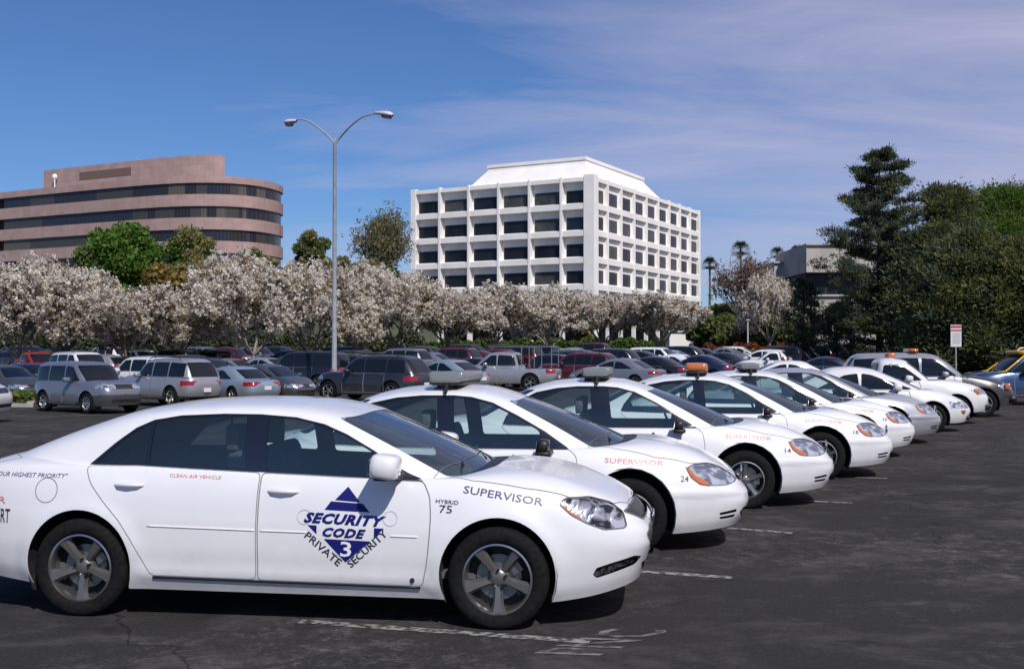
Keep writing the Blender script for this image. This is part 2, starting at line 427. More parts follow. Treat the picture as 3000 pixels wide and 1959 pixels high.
    def side_pt(S, x, z):
        loc, n, fi, d = S.bvh.ray_cast(Vector((x, -5, z)), Vector((0, 1, 0)))
        return (loc, n) if loc is not None else (None, None)

def inpoly(px, py, poly):
    r = np.zeros(px.shape, bool); n = len(poly)
    for i in range(n):
        x1, y1 = poly[i]; x2, y2 = poly[(i+1) % n]
        c = ((y1 > py) != (y2 > py))
        with np.errstate(divide='ignore', invalid='ignore'):
            r ^= c & (px < (x2-x1)*(py-y1)/(y2-y1+1e-15)+x1)
    return r
def rnd(poly, r=.05, n=4):
    """round the corners of a closed polygon"""
    out = []; N = len(poly)
    for i in range(N):
        p0, p1, p2 = [np.array(poly[k % N], float) for k in (i-1, i, i+1)]
        a, b = p0-p1, p2-p1; la, lb = np.linalg.norm(a), np.linalg.norm(b); q = min(r, la*.45, lb*.45)
        A, B = p1+a/la*q, p1+b/lb*q
        for k in range(n+1):
            t_ = k/n; out.append(tuple((1-t_)**2*A+2*t_*(1-t_)*p1+t_*t_*B))
    return out
def circ(cx, cz, r, n=20, a0=0, a1=2*pi, ry=None):
    ry = ry or r
    return [(cx+r*cos(a0+(a1-a0)*k/n), cz+ry*sin(a0+(a1-a0)*k/n)) for k in range(n)]

def cut_skin(S, regions, hi=True):
    """regions: list of dict(name, polys=[(view, pts)], ...). Returns {name: (tris, verts2d...)}"""
    sp = S.sp; step = .035 if hi else .09
    pts = []; edges = []; chains = {}
    NU, NV = S.NU, S.NV
    feats = []
    for rg in regions:
        ch = []
        for view, poly in rg['polys']:
            dense = []
            n = len(poly)
            for i in range(n):
                a, b = np.array(poly[i]), np.array(poly[(i+1) % n]); L = np.linalg.norm(b-a) if view != 'uv' else np.linalg.norm((b-a)*np.array([3.2, .7]))
                m_ = max(1, int(math.ceil(L/step)))
                for k in range(m_): dense.append(tuple(a+(b-a)*k/m_))
            hits = [S.hit(view, *p) for p in dense]
            ch.append(hits)
        chains[rg['name']] = ch
    # wheel arches: arcs that end on the bottom edge
    for wx in sp['wheels']:
        R = sp['arch']; hits = []
        for k in range(0, 49):
            a = radians(-50+280*k/48); hits.append(S.hit('side', wx+R*cos(a), sp['hub']+R*sin(a)))
        ok = [k for k, h in enumerate(hits) if h is not None]
        if ok:
            seg = hits[ok[0]:ok[-1]+1]
            if seg[0] and seg[-1]:
                seg = [(seg[0][0], 0.0)]+seg+[(seg[-1][0], 0.0)]
            chains.setdefault('_arch', []).append(seg); 
    fp = []; fe = []
    for nm, chs in chains.items():
        for hits in chs:
            n = len(hits); closed = nm != '_arch'
            ids = []
            for h in hits:
                if h is None: ids.append(None); continue
                ids.append(len(fp)); fp.append(h)
            for i in range(n if closed else n-1):
                a, b = ids[i], ids[(i+1) % n]
                if a is None or b is None or a == b: continue
                if math.hypot(fp[a][0]-fp[b][0], fp[a][1]-fp[b][1]) < .45: fe.append((a, b))
    gU, gD = np.meshgrid(S.U, S.D, indexing='ij'); gp = np.stack([gU.ravel(), gD.ravel()], 1)
    if fp:
        F = np.array(fp); keep = np.ones(len(gp), bool)
        inner = (gp[:, 0] > S.U[0]) & (gp[:, 0] < S.U[-1]) & (gp[:, 1] > 0) & (gp[:, 1] < S.D[-1])
        for c in range(0, len(F), 400):
            d = np.abs(gp[:, None, 0]-F[None, c:c+400, 0])+np.abs(gp[:, None, 1]-F[None, c:c+400, 1])
            keep &= ~((d.min(1) < (.008 if hi else .02)) & inner)
        gp = gp[keep]
    allp = [Vector(p) for p in gp.tolist()]; off = len(allp); allp += [Vector(p) for p in fp]
    ov, oe, of, *_ = delaunay_2d_cdt(allp, [(a+off, b+off) for a, b in fe], [], 0, 1e-5)
    v2 = np.array([tuple(v) for v in ov]); P, N = S.ev(v2[:, 0], v2[:, 1])
    T = np.array([f for f in of if len(f) == 3])
    a, b, c = v2[T[:, 0]], v2[T[:, 1]], v2[T[:, 2]]
    ar = (b[:, 0]-a[:, 0])*(c[:, 1]-a[:, 1])-(b[:, 1]-a[:, 1])*(c[:, 0]-a[:, 0])
    T = T[np.abs(ar) > 1e-9]; ar = ar[np.abs(ar) > 1e-9]
    T[ar < 0] = T[ar < 0][:, ::-1]
    c2 = v2[T].mean(1); C, CN = S.ev(c2[:, 0], c2[:, 1])
    cu = np.interp(c2[:, 0], [S.U[0], S.U[(NU-1)//2], S.U[-1]], [-1, 0, 1]); cv = np.interp(c2[:, 1], S.D, S.V)
    owner = np.full(len(T), -1)
    for wx in sp['wheels']:
        m_ = (np.hypot(C[:, 0]-wx, C[:, 2]-sp['hub']) < sp['arch']) & (C[:, 1] < -.45) & (cv < 1.2); owner[m_] = -2
    for k, rg in enumerate(regions):
        for view, poly in rg['polys']:
            if view == 'side': m_ = inpoly(C[:, 0], C[:, 2], poly) & (CN[:, 1] < -.03) & (cv < 3.3)
            elif view == 'top': m_ = inpoly(C[:, 0], C[:, 1], poly) & (CN[:, 2] > .15)
            elif view == 'front': m_ = inpoly(C[:, 1], C[:, 2], poly) & (C[:, 0] > sp['xf'][2][1]-.55) & (CN[:, 0] > .1)
            elif view == 'rear': m_ = inpoly(C[:, 1], C[:, 2], poly) & (C[:, 0] < sp['xr'][1][1]+.45) & (CN[:, 0] < -.1)
            else: m_ = inpoly(cu, cv, poly)
            owner[m_ & (owner == -1)] = k
    return dict(P=P, N=N, T=T, owner=owner, chains=chains)

def region_mesh(cut, k, side, inset=0.0, both=False, grow=None):
    """verts, faces, normals of region k; side -1 = right side as built, +1 mirrored"""
    T = cut['T'][cut['owner'] == k]
    if len(T) == 0: return None
    ids, inv = np.unique(T, return_inverse=True); F = inv.reshape(T.shape)
    P = cut['P'][ids]-cut['N'][ids]*inset; N = cut['N'][ids]
    out = []
    def mir(P, N, F): return P*[1, -1, 1], N*[1, -1, 1], F[:, ::-1]
    if both:
        P2, N2, F2 = mir(P, N, F); return np.vstack([P, P2]), np.vstack([F, F2+len(P)]), np.vstack([N, N2])
    if side > 0: P, N, F = mir(P, N, F)
    return P, F, N

def ribbon(S, hits, w, side, lift=.0012, closed=True):
    """thin dark strip lying in a panel gap"""
    h = [q for q in hits]; vs = []; fs = []; n = len(h)
    pr = None; idx = []
    for i in range(n):
        if h[i] is None: idx.append(None); continue
        u, d = h[i]; P, N = S.ev(np.array(u), np.array(d))
        a = h[i-1] or h[i]; b = h[(i+1) % n] or h[i]
        Pa, _ = S.ev(np.array(a[0]), np.array(a[1])); Pb, _ = S.ev(np.array(b[0]), np.array(b[1]))
        t_ = Pb-Pa; l = np.linalg.norm(t_)
        if l < 1e-6 or l > .4: idx.append(None); continue
        s = np.cross(N, t_/l); idx.append(len(vs))
        for q in (-1, 1):
            v = P+N*lift+s*q*w/2
            if side > 0: v = v*[1, -1, 1]
            vs.append(v)
    for i in range(n if closed else n-1):
        a, b = idx[i], idx[(i+1) % n]
        if a is None or b is None: continue
        if np.linalg.norm(vs[a]-vs[b]) > .3: continue
        f = (a, b, b+1, a+1)
        fs.append(f if side < 0 else f[::-1])
    return vs, fs

# ------------------------------------------------------------------ lettering and marks laid on the skin
def text_mesh(txt, size, wscale=1.0, shear=0.0, bold=0.0, space=1.0):
    cu = bpy.data.curves.new('t', 'FONT'); cu.body = txt; cu.size = size; cu.shear = shear; cu.offset = bold*size; cu.space_character = space
    cu.resolution_u = 2
    o = bpy.data.objects.new('t', cu); COL.objects.link(o)
    dg = bpy.context.evaluated_depsgraph_get(); me = bpy.data.meshes.new_from_object(o.evaluated_get(dg))
    v = [(p.co.x*wscale, p.co.y) for p in me.vertices]; f = [list(p.vertices) for p in me.polygons]
    bpy.data.objects.remove(o); bpy.data.curves.remove(cu); bpy.data.meshes.remove(me)
    return v, f
def fit_text(txt, p0, p1, height, lift=0, **kw):
    """2D text whose baseline runs from p0 to p1 (side view coordinates)"""
    v, f = text_mesh(txt, 1.0, **kw); a = np.array(v); x0, x1 = a[:, 0].min(), a[:, 0].max(); y0, y1 = a[:, 1].min(), a[:, 1].max()
    a[:, 0] = (a[:, 0]-x0)/(x1-x0); a[:, 1] = (a[:, 1]-y0)/(y1-y0)
    p0, p1 = np.array(p0), np.array(p1); d = p1-p0; nrm = np.array([-d[1], d[0]])/np.linalg.norm(d)
    return (p0+a[:, :1]*d+a[:, 1:]*nrm*height), f
def subdivide2d(v, f, sx=.06, sz=.03):
    import bmesh
    bm = bmesh.new(); bv = [bm.verts.new((x, 0, z)) for x, z in v]
    for q in f:
        try: bm.faces.new([bv[i] for i in q])
        except Exception: pass
    a = np.array(v)
    for ax, st in ((0, sx), (1, sz)):
        lo, hi_ = a[:, ax].min(), a[:, ax].max(); k = math.floor(lo/st)+1
        while k*st < hi_:
            co = (k*st, 0, 0) if ax == 0 else (0, 0, k*st); no = (1, 0, 0) if ax == 0 else (0, 0, 1)
            bmesh.ops.bisect_plane(bm, geom=bm.verts[:]+bm.edges[:]+bm.faces[:], plane_co=co, plane_no=no); k += 1
    bm.verts.index_update()
    V = [(p.co.x, p.co.z) for p in bm.verts]; F = [[q.index for q in p.verts] for p in bm.faces]; bm.free()
    return V, F
def decal(S, name, shapes, parent, side=-1, lift=.0035, label=None):
    """shapes: list of (verts2d, faces, material, extra_lift) projected on the side of the car"""
    vs = []; fs = []; mi = []; mats = []
    for v, f, mm, ex in shapes:
        V, Fc = subdivide2d(v, f); off = len(vs); good = []
        if mm not in mats: mats.append(mm)
        for x, z in V:
            loc, n = S.side_pt(x, z)
            if loc is None: vs.append((x, 0, z)); good.append(False); continue
            vs.append((x, side*(-1)*(loc.y-lift-ex), z)); good.append(True)
        for q in Fc:
            if all(good[i] for i in q):
                fs.append([i+off for i in (q if side < 0 else q[::-1])]); mi.append(mats.index(mm))
    return mk(name, vs, fs, mats, parent, midx=mi, label=label)

# ------------------------------------------------------------------ wheels
def wheel_meshes(R, rim, w, style, m_rim, m_lip, hi=True):
    n = 48 if hi else 20; h = w/2
    ty = MB()
    prof = [(rim*.96, h*.72), (rim*1.0, h*.86), (rim+(R-rim)*.35, h*1.02), (rim+(R-rim)*.7, h*1.0), (R*.975, h*.86), (R, h*.62), (R, 0), (R, -h*.62), (R*.975, -h*.86),
            (rim+(R-rim)*.7, -h*1.0), (rim+(R-rim)*.35, -h*1.02), (rim*1.0, -h*.86), (rim*.96, -h*.72)]
    ty.lathe(prof, n, 'y')
    rm = MB()
    rm.lathe([(rim*.99, -h*.72), (rim*1.01, -h*.90), (rim*.96, -h*.93), (rim*.93, -h*.80), (rim*.90, -h*.1), (rim*.88, h*.7)], n, 'y', mi=1)
    NS = {'five': 5, 'star': 5, 'multi': 10, 'steel': 5}.get(style, 5)
    for k in range(NS):
        a = -pi/2+2*pi*k/NS
        if style == 'five':
            sec = [(.045, .026, -h*.50, .05), (rim*.45, .026, -h*.66, .035), (rim*.75, .033, -h*.76, .03), (rim*.95, .046, -h*.84, .03)]
        elif style == 'star':
            sec = [(.03, .035, -h*.55, .05), (rim*.45, .034, -h*.60, .04), (rim*.70, .026, -h*.68, .03), (rim*.95, .042, -h*.82, .03)]
        elif style == 'multi':
            sec = [(.04, .012, -h*.55, .04), (rim*.5, .012, -h*.68, .03), (rim*.95, .014, -h*.84, .03)]
        else:
            sec = [(.03, .05, -h*.45, .02), (rim*.5, .06, -h*.55, .02), (rim*.95, .10, -h*.75, .02)]
        vs = []; fs = []
        for r, hw, y, th in sec:
            for (s, dy, sc) in ((-1, th, 1.15), (-1, 0, .62), (1, 0, .62), (1, th, 1.15)):
                t_ = s*hw*sc; vs.append((r*cos(a)-t_*sin(a), y+dy, r*sin(a)+t_*cos(a)))
        for i in range(len(sec)-1):
            for j in range(4):
                l = (j+1) % 4; fs.append((i*4+j, i*4+l, (i+1)*4+l, (i+1)*4+j))
        fs.append((0, 1, 2, 3)); rm.add(vs, [f[::-1] for f in fs])
    rm.lathe([(0.0001, -h*.62), (.030, -h*.62), (.055, -h*.52), (.072, -h*.36), (.075, -h*.1)], 20 if hi else 10, 'y')
    if hi:
        for k in range(5):
            a = pi/2+2*pi*k/5; c = (.052*cos(a), -h*.50, .052*sin(a)); rm.lathe([(.0001, -.028), (.010, -.028), (.011, 0)], 8, 'y', c=c, mi=2)
    hb = MB(); hb.lathe([(.06, -h*.06), (.148, -h*.06), (.148, h*.14), (.06, h*.14)], 28 if hi else 12, 'y')
    hb.lathe([(.0001, h*.30), (rim*.9, h*.30)], 28 if hi else 12, 'y', mi=1)
    if hi: hb.box((.10, 0, .08), (.07, .06, .11), Matrix.Rotation(radians(-35), 3, 'Y'), 0)
    return ty, rm, hb
def put_wheels(root, sp, hi=True, parts=True):
    ty, rm, hb = wheel_meshes(sp['R'], sp['rim'], sp['tw'], sp.get('style', 'five'), None, None, hi)
    mr, ml = sp.get('m_rim', M_ALLOY), sp.get('m_lip', M_LIP)
    first = None
    for wx in sp['wheels']:
        for s in (-1, 1):
            if first is None:
                if hi:
                    a = hb.build('wheel', [M_STEEL, M_BLACK], root, True, sharp=35)
                    b = ty.build('tyre', [M_RUBBER], a, True); c = rm.build('rim', [mr, ml, M_BLACK], a, True, sharp=40)
                else:
                    q = MB(); q.add(ty.v, ty.f, 0); 
                    off = len(q.v); q.v += rm.v; q.f += [[i+off for i in f] for f in rm.f]; q.m += [1+min(x, 1) for x in rm.m]
                    q.lathe([(.0001, .02), (sp['rim']*.9, .02)], 12, 'y', mi=3)
                    a = q.build('wheel', [M_RUBBER, mr, ml, M_BLACK], root, True, sharp=40); b = c = None
                first = (a, b, c); A = a
            else:
                A = first[0].copy(); COL.objects.link(A); A.parent = root
                for t_ in first[1:]:
                    if t_ is not None: T2 = t_.copy(); COL.objects.link(T2); T2.parent = A
            A.location = (wx, s*(sp['W']-.012-sp['tw']/2), sp['R']-.006)
            A.rotation_euler = (0, random.uniform(0, 1.2) if not sp.get('aligned') else 0, 0 if s < 0 else pi)
            if sp.get('steer') and wx > 0: A.rotation_euler[2] += radians(sp['steer'])

# ------------------------------------------------------------------ whole car
def cabin(root, sp, hi=True):
    """seats, dash, steering wheel, floor"""
    fz = sp.get('floor', .32); fx = sp.get('seat_x', -.15); sz = sp.get('seat_z', .55); gw = sp['gb'][2]
    if hi:
        m_ = MB(); xs = (sp['wheels'][0]-.1, sp['wheels'][1]-.3)
        m_.box(((xs[0]+xs[1])/2, 0, fz), (xs[1]-xs[0], gw*1.9, .04)); m_.box((fx, 0, fz+.12), (1.3, .2, .22))
        m_.build('cabin_floor', M_INT, root)
        for s in (-1, 1):
            q = MB(); y = s*.37
            q.rbox((fx+.12, y, sz-.12), (.52, .5, .22)); q.rbox((fx-.20, y, sz+.18), (.16, .48, .62), rot=Matrix.Rotation(radians(-16), 3, 'Y'))
            t_ = q.build('front_seat', M_SEAT, root, True)
            r = MB(); r.rbox((fx-.34, y, sz+.56), (.10, .26, .19)); r.build('headrest', M_SEAT, t_, True)
        q = MB(); q.rbox((fx-.85, 0, sz-.1), (.5, 1.3, .24)); q.rbox((fx-1.14, 0, sz+.17), (.16, 1.28, .58), rot=Matrix.Rotation(radians(-20), 3, 'Y'))
        t_ = q.build('rear_seat', M_SEAT, root, True)
        for s in (-1, 1):
            r = MB(); r.rbox((fx-1.26, s*.38, sz+.47), (.09, .26, .13)); r.build('headrest', M_SEAT, t_, True)
        q = MB(); dx = sp['gb'][0]-.32; q.rbox((dx, 0, sp['belt']-.14), (.55, gw*1.72, .30)); q.build('dashboard', M_INT, root, True)
        q = MB(); c = Vector((dx-.42, .37, sp['belt']-.08)); ax = Matrix.Rotation(radians(-25), 3, 'Y')
        q.tube([c+ax @ Vector((0, .185*cos(a), .185*sin(a))) for a in np.linspace(0, 2*pi, 25)], .014, 6, caps=False)
        q.box(c, (.03, .34, .06), ax); q.tube([c, c+Vector((.35, 0, -.12))], .03, 8)
        q.build('steering_wheel', M_BLACK, root)
def under(root, sp, S, hi=True):
    q = MB(); zb = sp['under']; w = sp['W']; R = sp['arch']+.012
    xf_, xr_ = sp['xf'][0][1]-.06, sp['xr'][0][1]+.06
    q.box(((xf_+xr_)/2, 0, zb+.08), (xf_-xr_-.5, w*1.20, .08))
    w0, w1 = sp['wheels']; w0, w1 = min(w0, w1), max(w0, w1)
    q.rbox(((w1+R+xf_-.30)/2-.02, 0, zb+.15), (xf_-.30-w1-R, w*1.30, .16), e=.35)
    q.rbox(((w0-R+xr_+.30)/2+.02, 0, zb+.19), (w0-R-xr_-.30, w*1.30, .16), e=.35)
    q.box(((w0+w1)/2, 0, zb+.06), ((w1-w0)-2*R, w*1.88, .06))
    
    for wx in sp['wheels']:
        for s in (-1, 1):
            n = 16; vs = []; fs = []; yi, yo = s*w*.62, s*(w*.955)
            for k in range(n+1):
                a = radians(-28+236*k/n); x, z = wx+R*cos(a), sp['hub']+R*sin(a)
                vs += [(x, yi, z), (x, yo, z)]
            for k in range(n): fs.append((2*k, 2*k+1, 2*k+3, 2*k+2))
            c = len(vs); vs.append((wx, yi, sp['hub']))
            for k in range(n): fs.append((2*k, 2*k+2, c))
            q.add(vs, fs)
    E = S.P[:, 0]
    for i in range(S.NU-1):
        a, b_ = E[i], E[i+1]
        if min(a[0], b_[0]) > w1+R-.02 or max(a[0], b_[0]) < w0-R+.02:
            for s in (1, -1):
                f = (0, 1, 2, 3) if s > 0 else (3, 2, 1, 0)
                q.add([(a[0], s*a[1], a[2]+.006), (b_[0], s*b_[1], b_[2]+.006), (b_[0], 0, b_[2]+.02), (a[0], 0, a[2]+.02)], [f])
    q.build('underbody', M_UNDER, root)
def mirror_mesh(root, sp, m_shell, side, hi=True):
    x, y, z = sp['mirror']; q = MB()
    q.rbox((x, side*(y+.02), z), [(.19, .25, .165), (.11, .20, .13)][not sp.get('mirror_paint', True)], rot=Matrix.Rotation(radians(8), 3, 'Y'), e=.55)
    q2 = MB(); q2.tube([(x+.05, side*(y-.19), z-.075), (x+.02, side*(y-.05), z-.065)], [.035, .03], 6)
    o = q.build('door_mirror', m_shell, root, True)
    q2.build('mirror_arm', M_BLACK, o, True)
    if hi:
        q3 = MB(); q3.box((x-(.094 if sp.get('mirror_paint', True) else .056), side*(y+.02), z), (.004, .17, .10), rot=Matrix.Rotation(radians(8), 3, 'Y')); q3.build('mirror_glass', M_CHROME, o)
        q4 = MB(); q4.rbox((x, side*(y+.02), z-.062), (.15, .20, .05), e=.5); q4.build('mirror_base', M_BLACK, o, True)

def make_car(sp, body_mat, name, loc=(0, 0, 0), rz=0.0, hi=True, label=None, cat='car', group=None):
    """a car: Empty with shell, doors (> window, handle, moulding), glass, lamps, wheels ..."""
    root = empty(name, loc, rz, label, cat, group)
    S = Skin(sp, hi); sp['_skin'] = S
    cut = cut_skin(S, sp['regions'], hi)
    made = {}
    r_ = region_mesh(cut, -1, 0, both=True)
    mk('body_shell', r_[0], r_[1], [body_mat], root, True, normals=r_[2])
    for k, rg in sorted(enumerate(sp['regions']), key=lambda q: bool(q[1].get('in'))):
        mm = body_mat if rg['mat'] == 'paint' else rg['mat']
        sides = [0] if rg.get('both') else ([-1, 1] if not rg.get('one') else [rg['one']])
        for sd in sides:
            r_ = region_mesh(cut, k, sd, rg.get('inset', 0), both=rg.get('both', False))
            if r_ is None: continue
            par = root
            if rg.get('in') and (rg['in'], sd) in made: par = made[(rg['in'], sd)]
            vs, fs, ns = list(map(tuple, r_[0])), list(map(tuple, r_[1])), list(map(tuple, r_[2])); mi = [0]*len(fs); mats = [mm]
            if rg.get('seam'):
                mats.append(M_GAP)
                for hits in cut['chains'][rg['name']]:
                    for s2 in ((-1, 1) if rg.get('both') else (sd,)):
                        v, f = ribbon(S, hits, rg['seam'], s2); o_ = len(vs); vs += [tuple(p) for p in v]; fs += [tuple(i+o_ for i in g) for g in f]; mi += [1]*len(f)
                        ns += [(0, 0, 0)]*len(v)
            if rg.get('seam'):
                # strips take the normal of the nearest skin point; simple outward normals are enough
                ns = [n if n != (0, 0, 0) else tuple((Vector((0, -1 if vs[i][1] < 0 else 1, 0.15))).normalized()) for i, n in enumerate(ns)]
            o = mk(rg.get('part', rg['name']), vs, fs, mats, par, True, mi, ns, rg.get('label'))
            made[(rg['name'], sd)] = o
    under(root, sp, S, hi)
    put_wheels(root, sp, hi)
    if sp.get('cabin', hi): cabin(root, sp, hi)
    for s in (-1, 1): mirror_mesh(root, sp, body_mat if sp.get('mirror_paint', True) else M_BLACK, s, hi)
    if hi:
        for s in (-1, 1):
            for nm, (hx, hz) in zip(('door_rear', 'door_front'), sp.get('handles', [])):
                par = made.get((nm, s), root); loc, n = S.side_pt(hx, hz); y0 = loc.y
                q = MB()
                pts = [(hx-.105, s*-(y0+.004), hz), (hx-.07, s*-(y0-.024), hz+.004), (hx, s*-(y0-.032), hz+.006), (hx+.07, s*-(y0-.024), hz+.004), (hx+.105, s*-(y0+.004), hz)]
                q.tube(pts, [.008, .013, .016, .013, .008], 8); h = q.build('handle', body_mat if sp.get('handle_paint', True) else M_BLACK, par, True)
            for (xa, za, xb, zb_, th, mm, nm) in sp.get('mouldings', []):
                q = MB(); pts = []
                for k in range(25):
                    t_ = k/24; x = xa+(xb-xa)*t_; z = za+(zb_-za)*t_; loc, n = S.side_pt(x, z)
                    if loc is None: continue
                    pts.append((x, s*-(loc.y-.001), z))
                q.tube(pts, th, 6); q.build(nm, body_mat if mm == 'paint' else mm, root, True)
    return root, S, made
# ------------------------------------------------------------------ lamp optics
def optics(name, c1, c2, scale):
    m_ = mat(name, c1, 0.12, 0.7, coat=1.0); t = m_.node_tree; b = t.nodes['Principled BSDF']
    v = t.nodes.new('ShaderNodeTexNoise'); v.inputs['Scale'].default_value = scale; v.inputs['Detail'].default_value = 2; v.inputs['Distortion'].default_value = 1.4
    co = t.nodes.new('ShaderNodeTexCoord'); t.links.new(co.outputs['Object'], v.inputs['Vector'])
    r = t.nodes.new('ShaderNodeValToRGB'); r.color_ramp.elements[0].color = (*c1, 1); r.color_ramp.elements[1].color = (*c2, 1)
    r.color_ramp.elements[0].position = .40; r.color_ramp.elements[1].position = .56
    t.links.new(v.outputs['Fac'], r.inputs[0]); t.links.new(r.outputs[0], b.inputs['Base Color'])
    bp = t.nodes.new('ShaderNodeBump'); bp.inputs['Strength'].default_value = .5; bp.inputs['Distance'].default_value = .03
    t.links.new(v.outputs['Fac'], bp.inputs['Height']); t.links.new(bp.outputs[0], b.inputs['Normal'])
    return m_
M_OPT = optics('headlamp_optics', (0.20, 0.24, 0.30), (0.80, 0.82, 0.85), 7)
M_OPTD = optics('headlamp_optics_dark', (0.02, 0.022, 0.028), (0.72, 0.74, 0.78), 8)
M_GRILLE = noise_mat('grille_mesh', (0.008, 0.008, 0.009), (0.06, 0.06, 0.065), 55, 0.4, lo=.48, hi=.55)

def line(pts):
    xs = [p[0] for p in pts]; ys = [p[1] for p in pts]; return lambda x: float(np.interp(x, xs, ys))

# ------------------------------------------------------------------ sedan with long arched cabin (nearest car)
LOW_A = line([(-1.41, 1.012), (-1.04, 1.016), (-.29, .985), (.14, .970), (.5, .955), (.78, .943), (.95, .935)])
DLO_A = [(-1.41, 1.012), (-1.24, 1.163), (-1.11, 1.262), (-.99, 1.315), (-.79, 1.348), (-.48, 1.362), (-.22, 1.36), (.03, 1.342), (.23, 1.298), (.39, 1.233), (.58, 1.130), (.72, 1.04), (.82, .985), (.93, .938),
         (.78, .943), (.5, .955), (.14, .970), (-.29, .985), (-1.04, 1.016)]
SEDAN_A = dict(
    W=.893, zs=[(-2.48, .95), (-2.2, .985), (-1.8, .995), (-1.4, .99), (-1, .98), (-.5, .965), (0, .95), (.5, .93), (.95, .91), (1.3, .90), (1.6, .885), (1.85, .868), (2.05, .835), (2.2, .795), (2.32, .755), (2.45, .72)],
    zb=[(-2.5, .30), (-2.1, .24), (-1.8, .21), (-1.05, .195), (1.05, .185), (1.8, .175), (2.0, .20), (2.23, .25), (2.45, .31)],
    zg=[(-2.2, 1.07), (-1.7, 1.03), (-1.4, 1.006), (-1.04, 1.006), (-.29, .975), (.14, .960), (.5, .945), (.78, .933), (1.0, .93), (1.3, .94)], cowl=.06,
    zr=[(-1.35, 1.325), (-1.1, 1.355), (-.8, 1.388), (-.5, 1.402), (-.2, 1.402), (.05, 1.388), (.2, 1.367), (.4, 1.33)],
    xf=[(0, 2.34), (.3, 2.39), (.5, 2.425), (.7, 2.41), (.88, 2.345), (1, 2.28)], xr=[(0, -2.40), (.3, -2.47), (.6, -2.48), (.9, -2.44), (1, -2.41)],
    nf=4.6, nr=5.5, gb=(1.25, -2.12, .80, 4.2, 4.2), gt=(.37, -1.28, .655, 4.6, 4.6), bulge=.075, bulge_r=.03, gbulge=.022, crown=.02, c2=.035,
    wheels=(1.43, -1.42), arch=.375, hub=.345, R=.331, rim=.226, tw=.225, style='five', aligned=True, flare=.020,
    creases=[(lambda x: .30+0*x, .012, .05, -1.0, 1.0), (lambda x: .88+0*x, .006, .07, -2.2, 1.9)],
    under=.17, belt=.96, seat_x=-.16, seat_z=.62, mirror=(.73, -.0, 1.06), handles=[(-1.075, .886), (.0, .860)],
    mouldings=[(-.93, .622, -.185, .608, .006, 'paint', 'side_moulding'), (-.145, .607, .17, .602, .006, 'paint', 'side_moulding'), (.735, .590, .91, .587, .006, 'paint', 'side_moulding'), (-.89, .283, .93, .262, .009, M_BLACK, 'sill_strip')])
SEDAN_A['mirror'] = (.73, .985, 1.05)
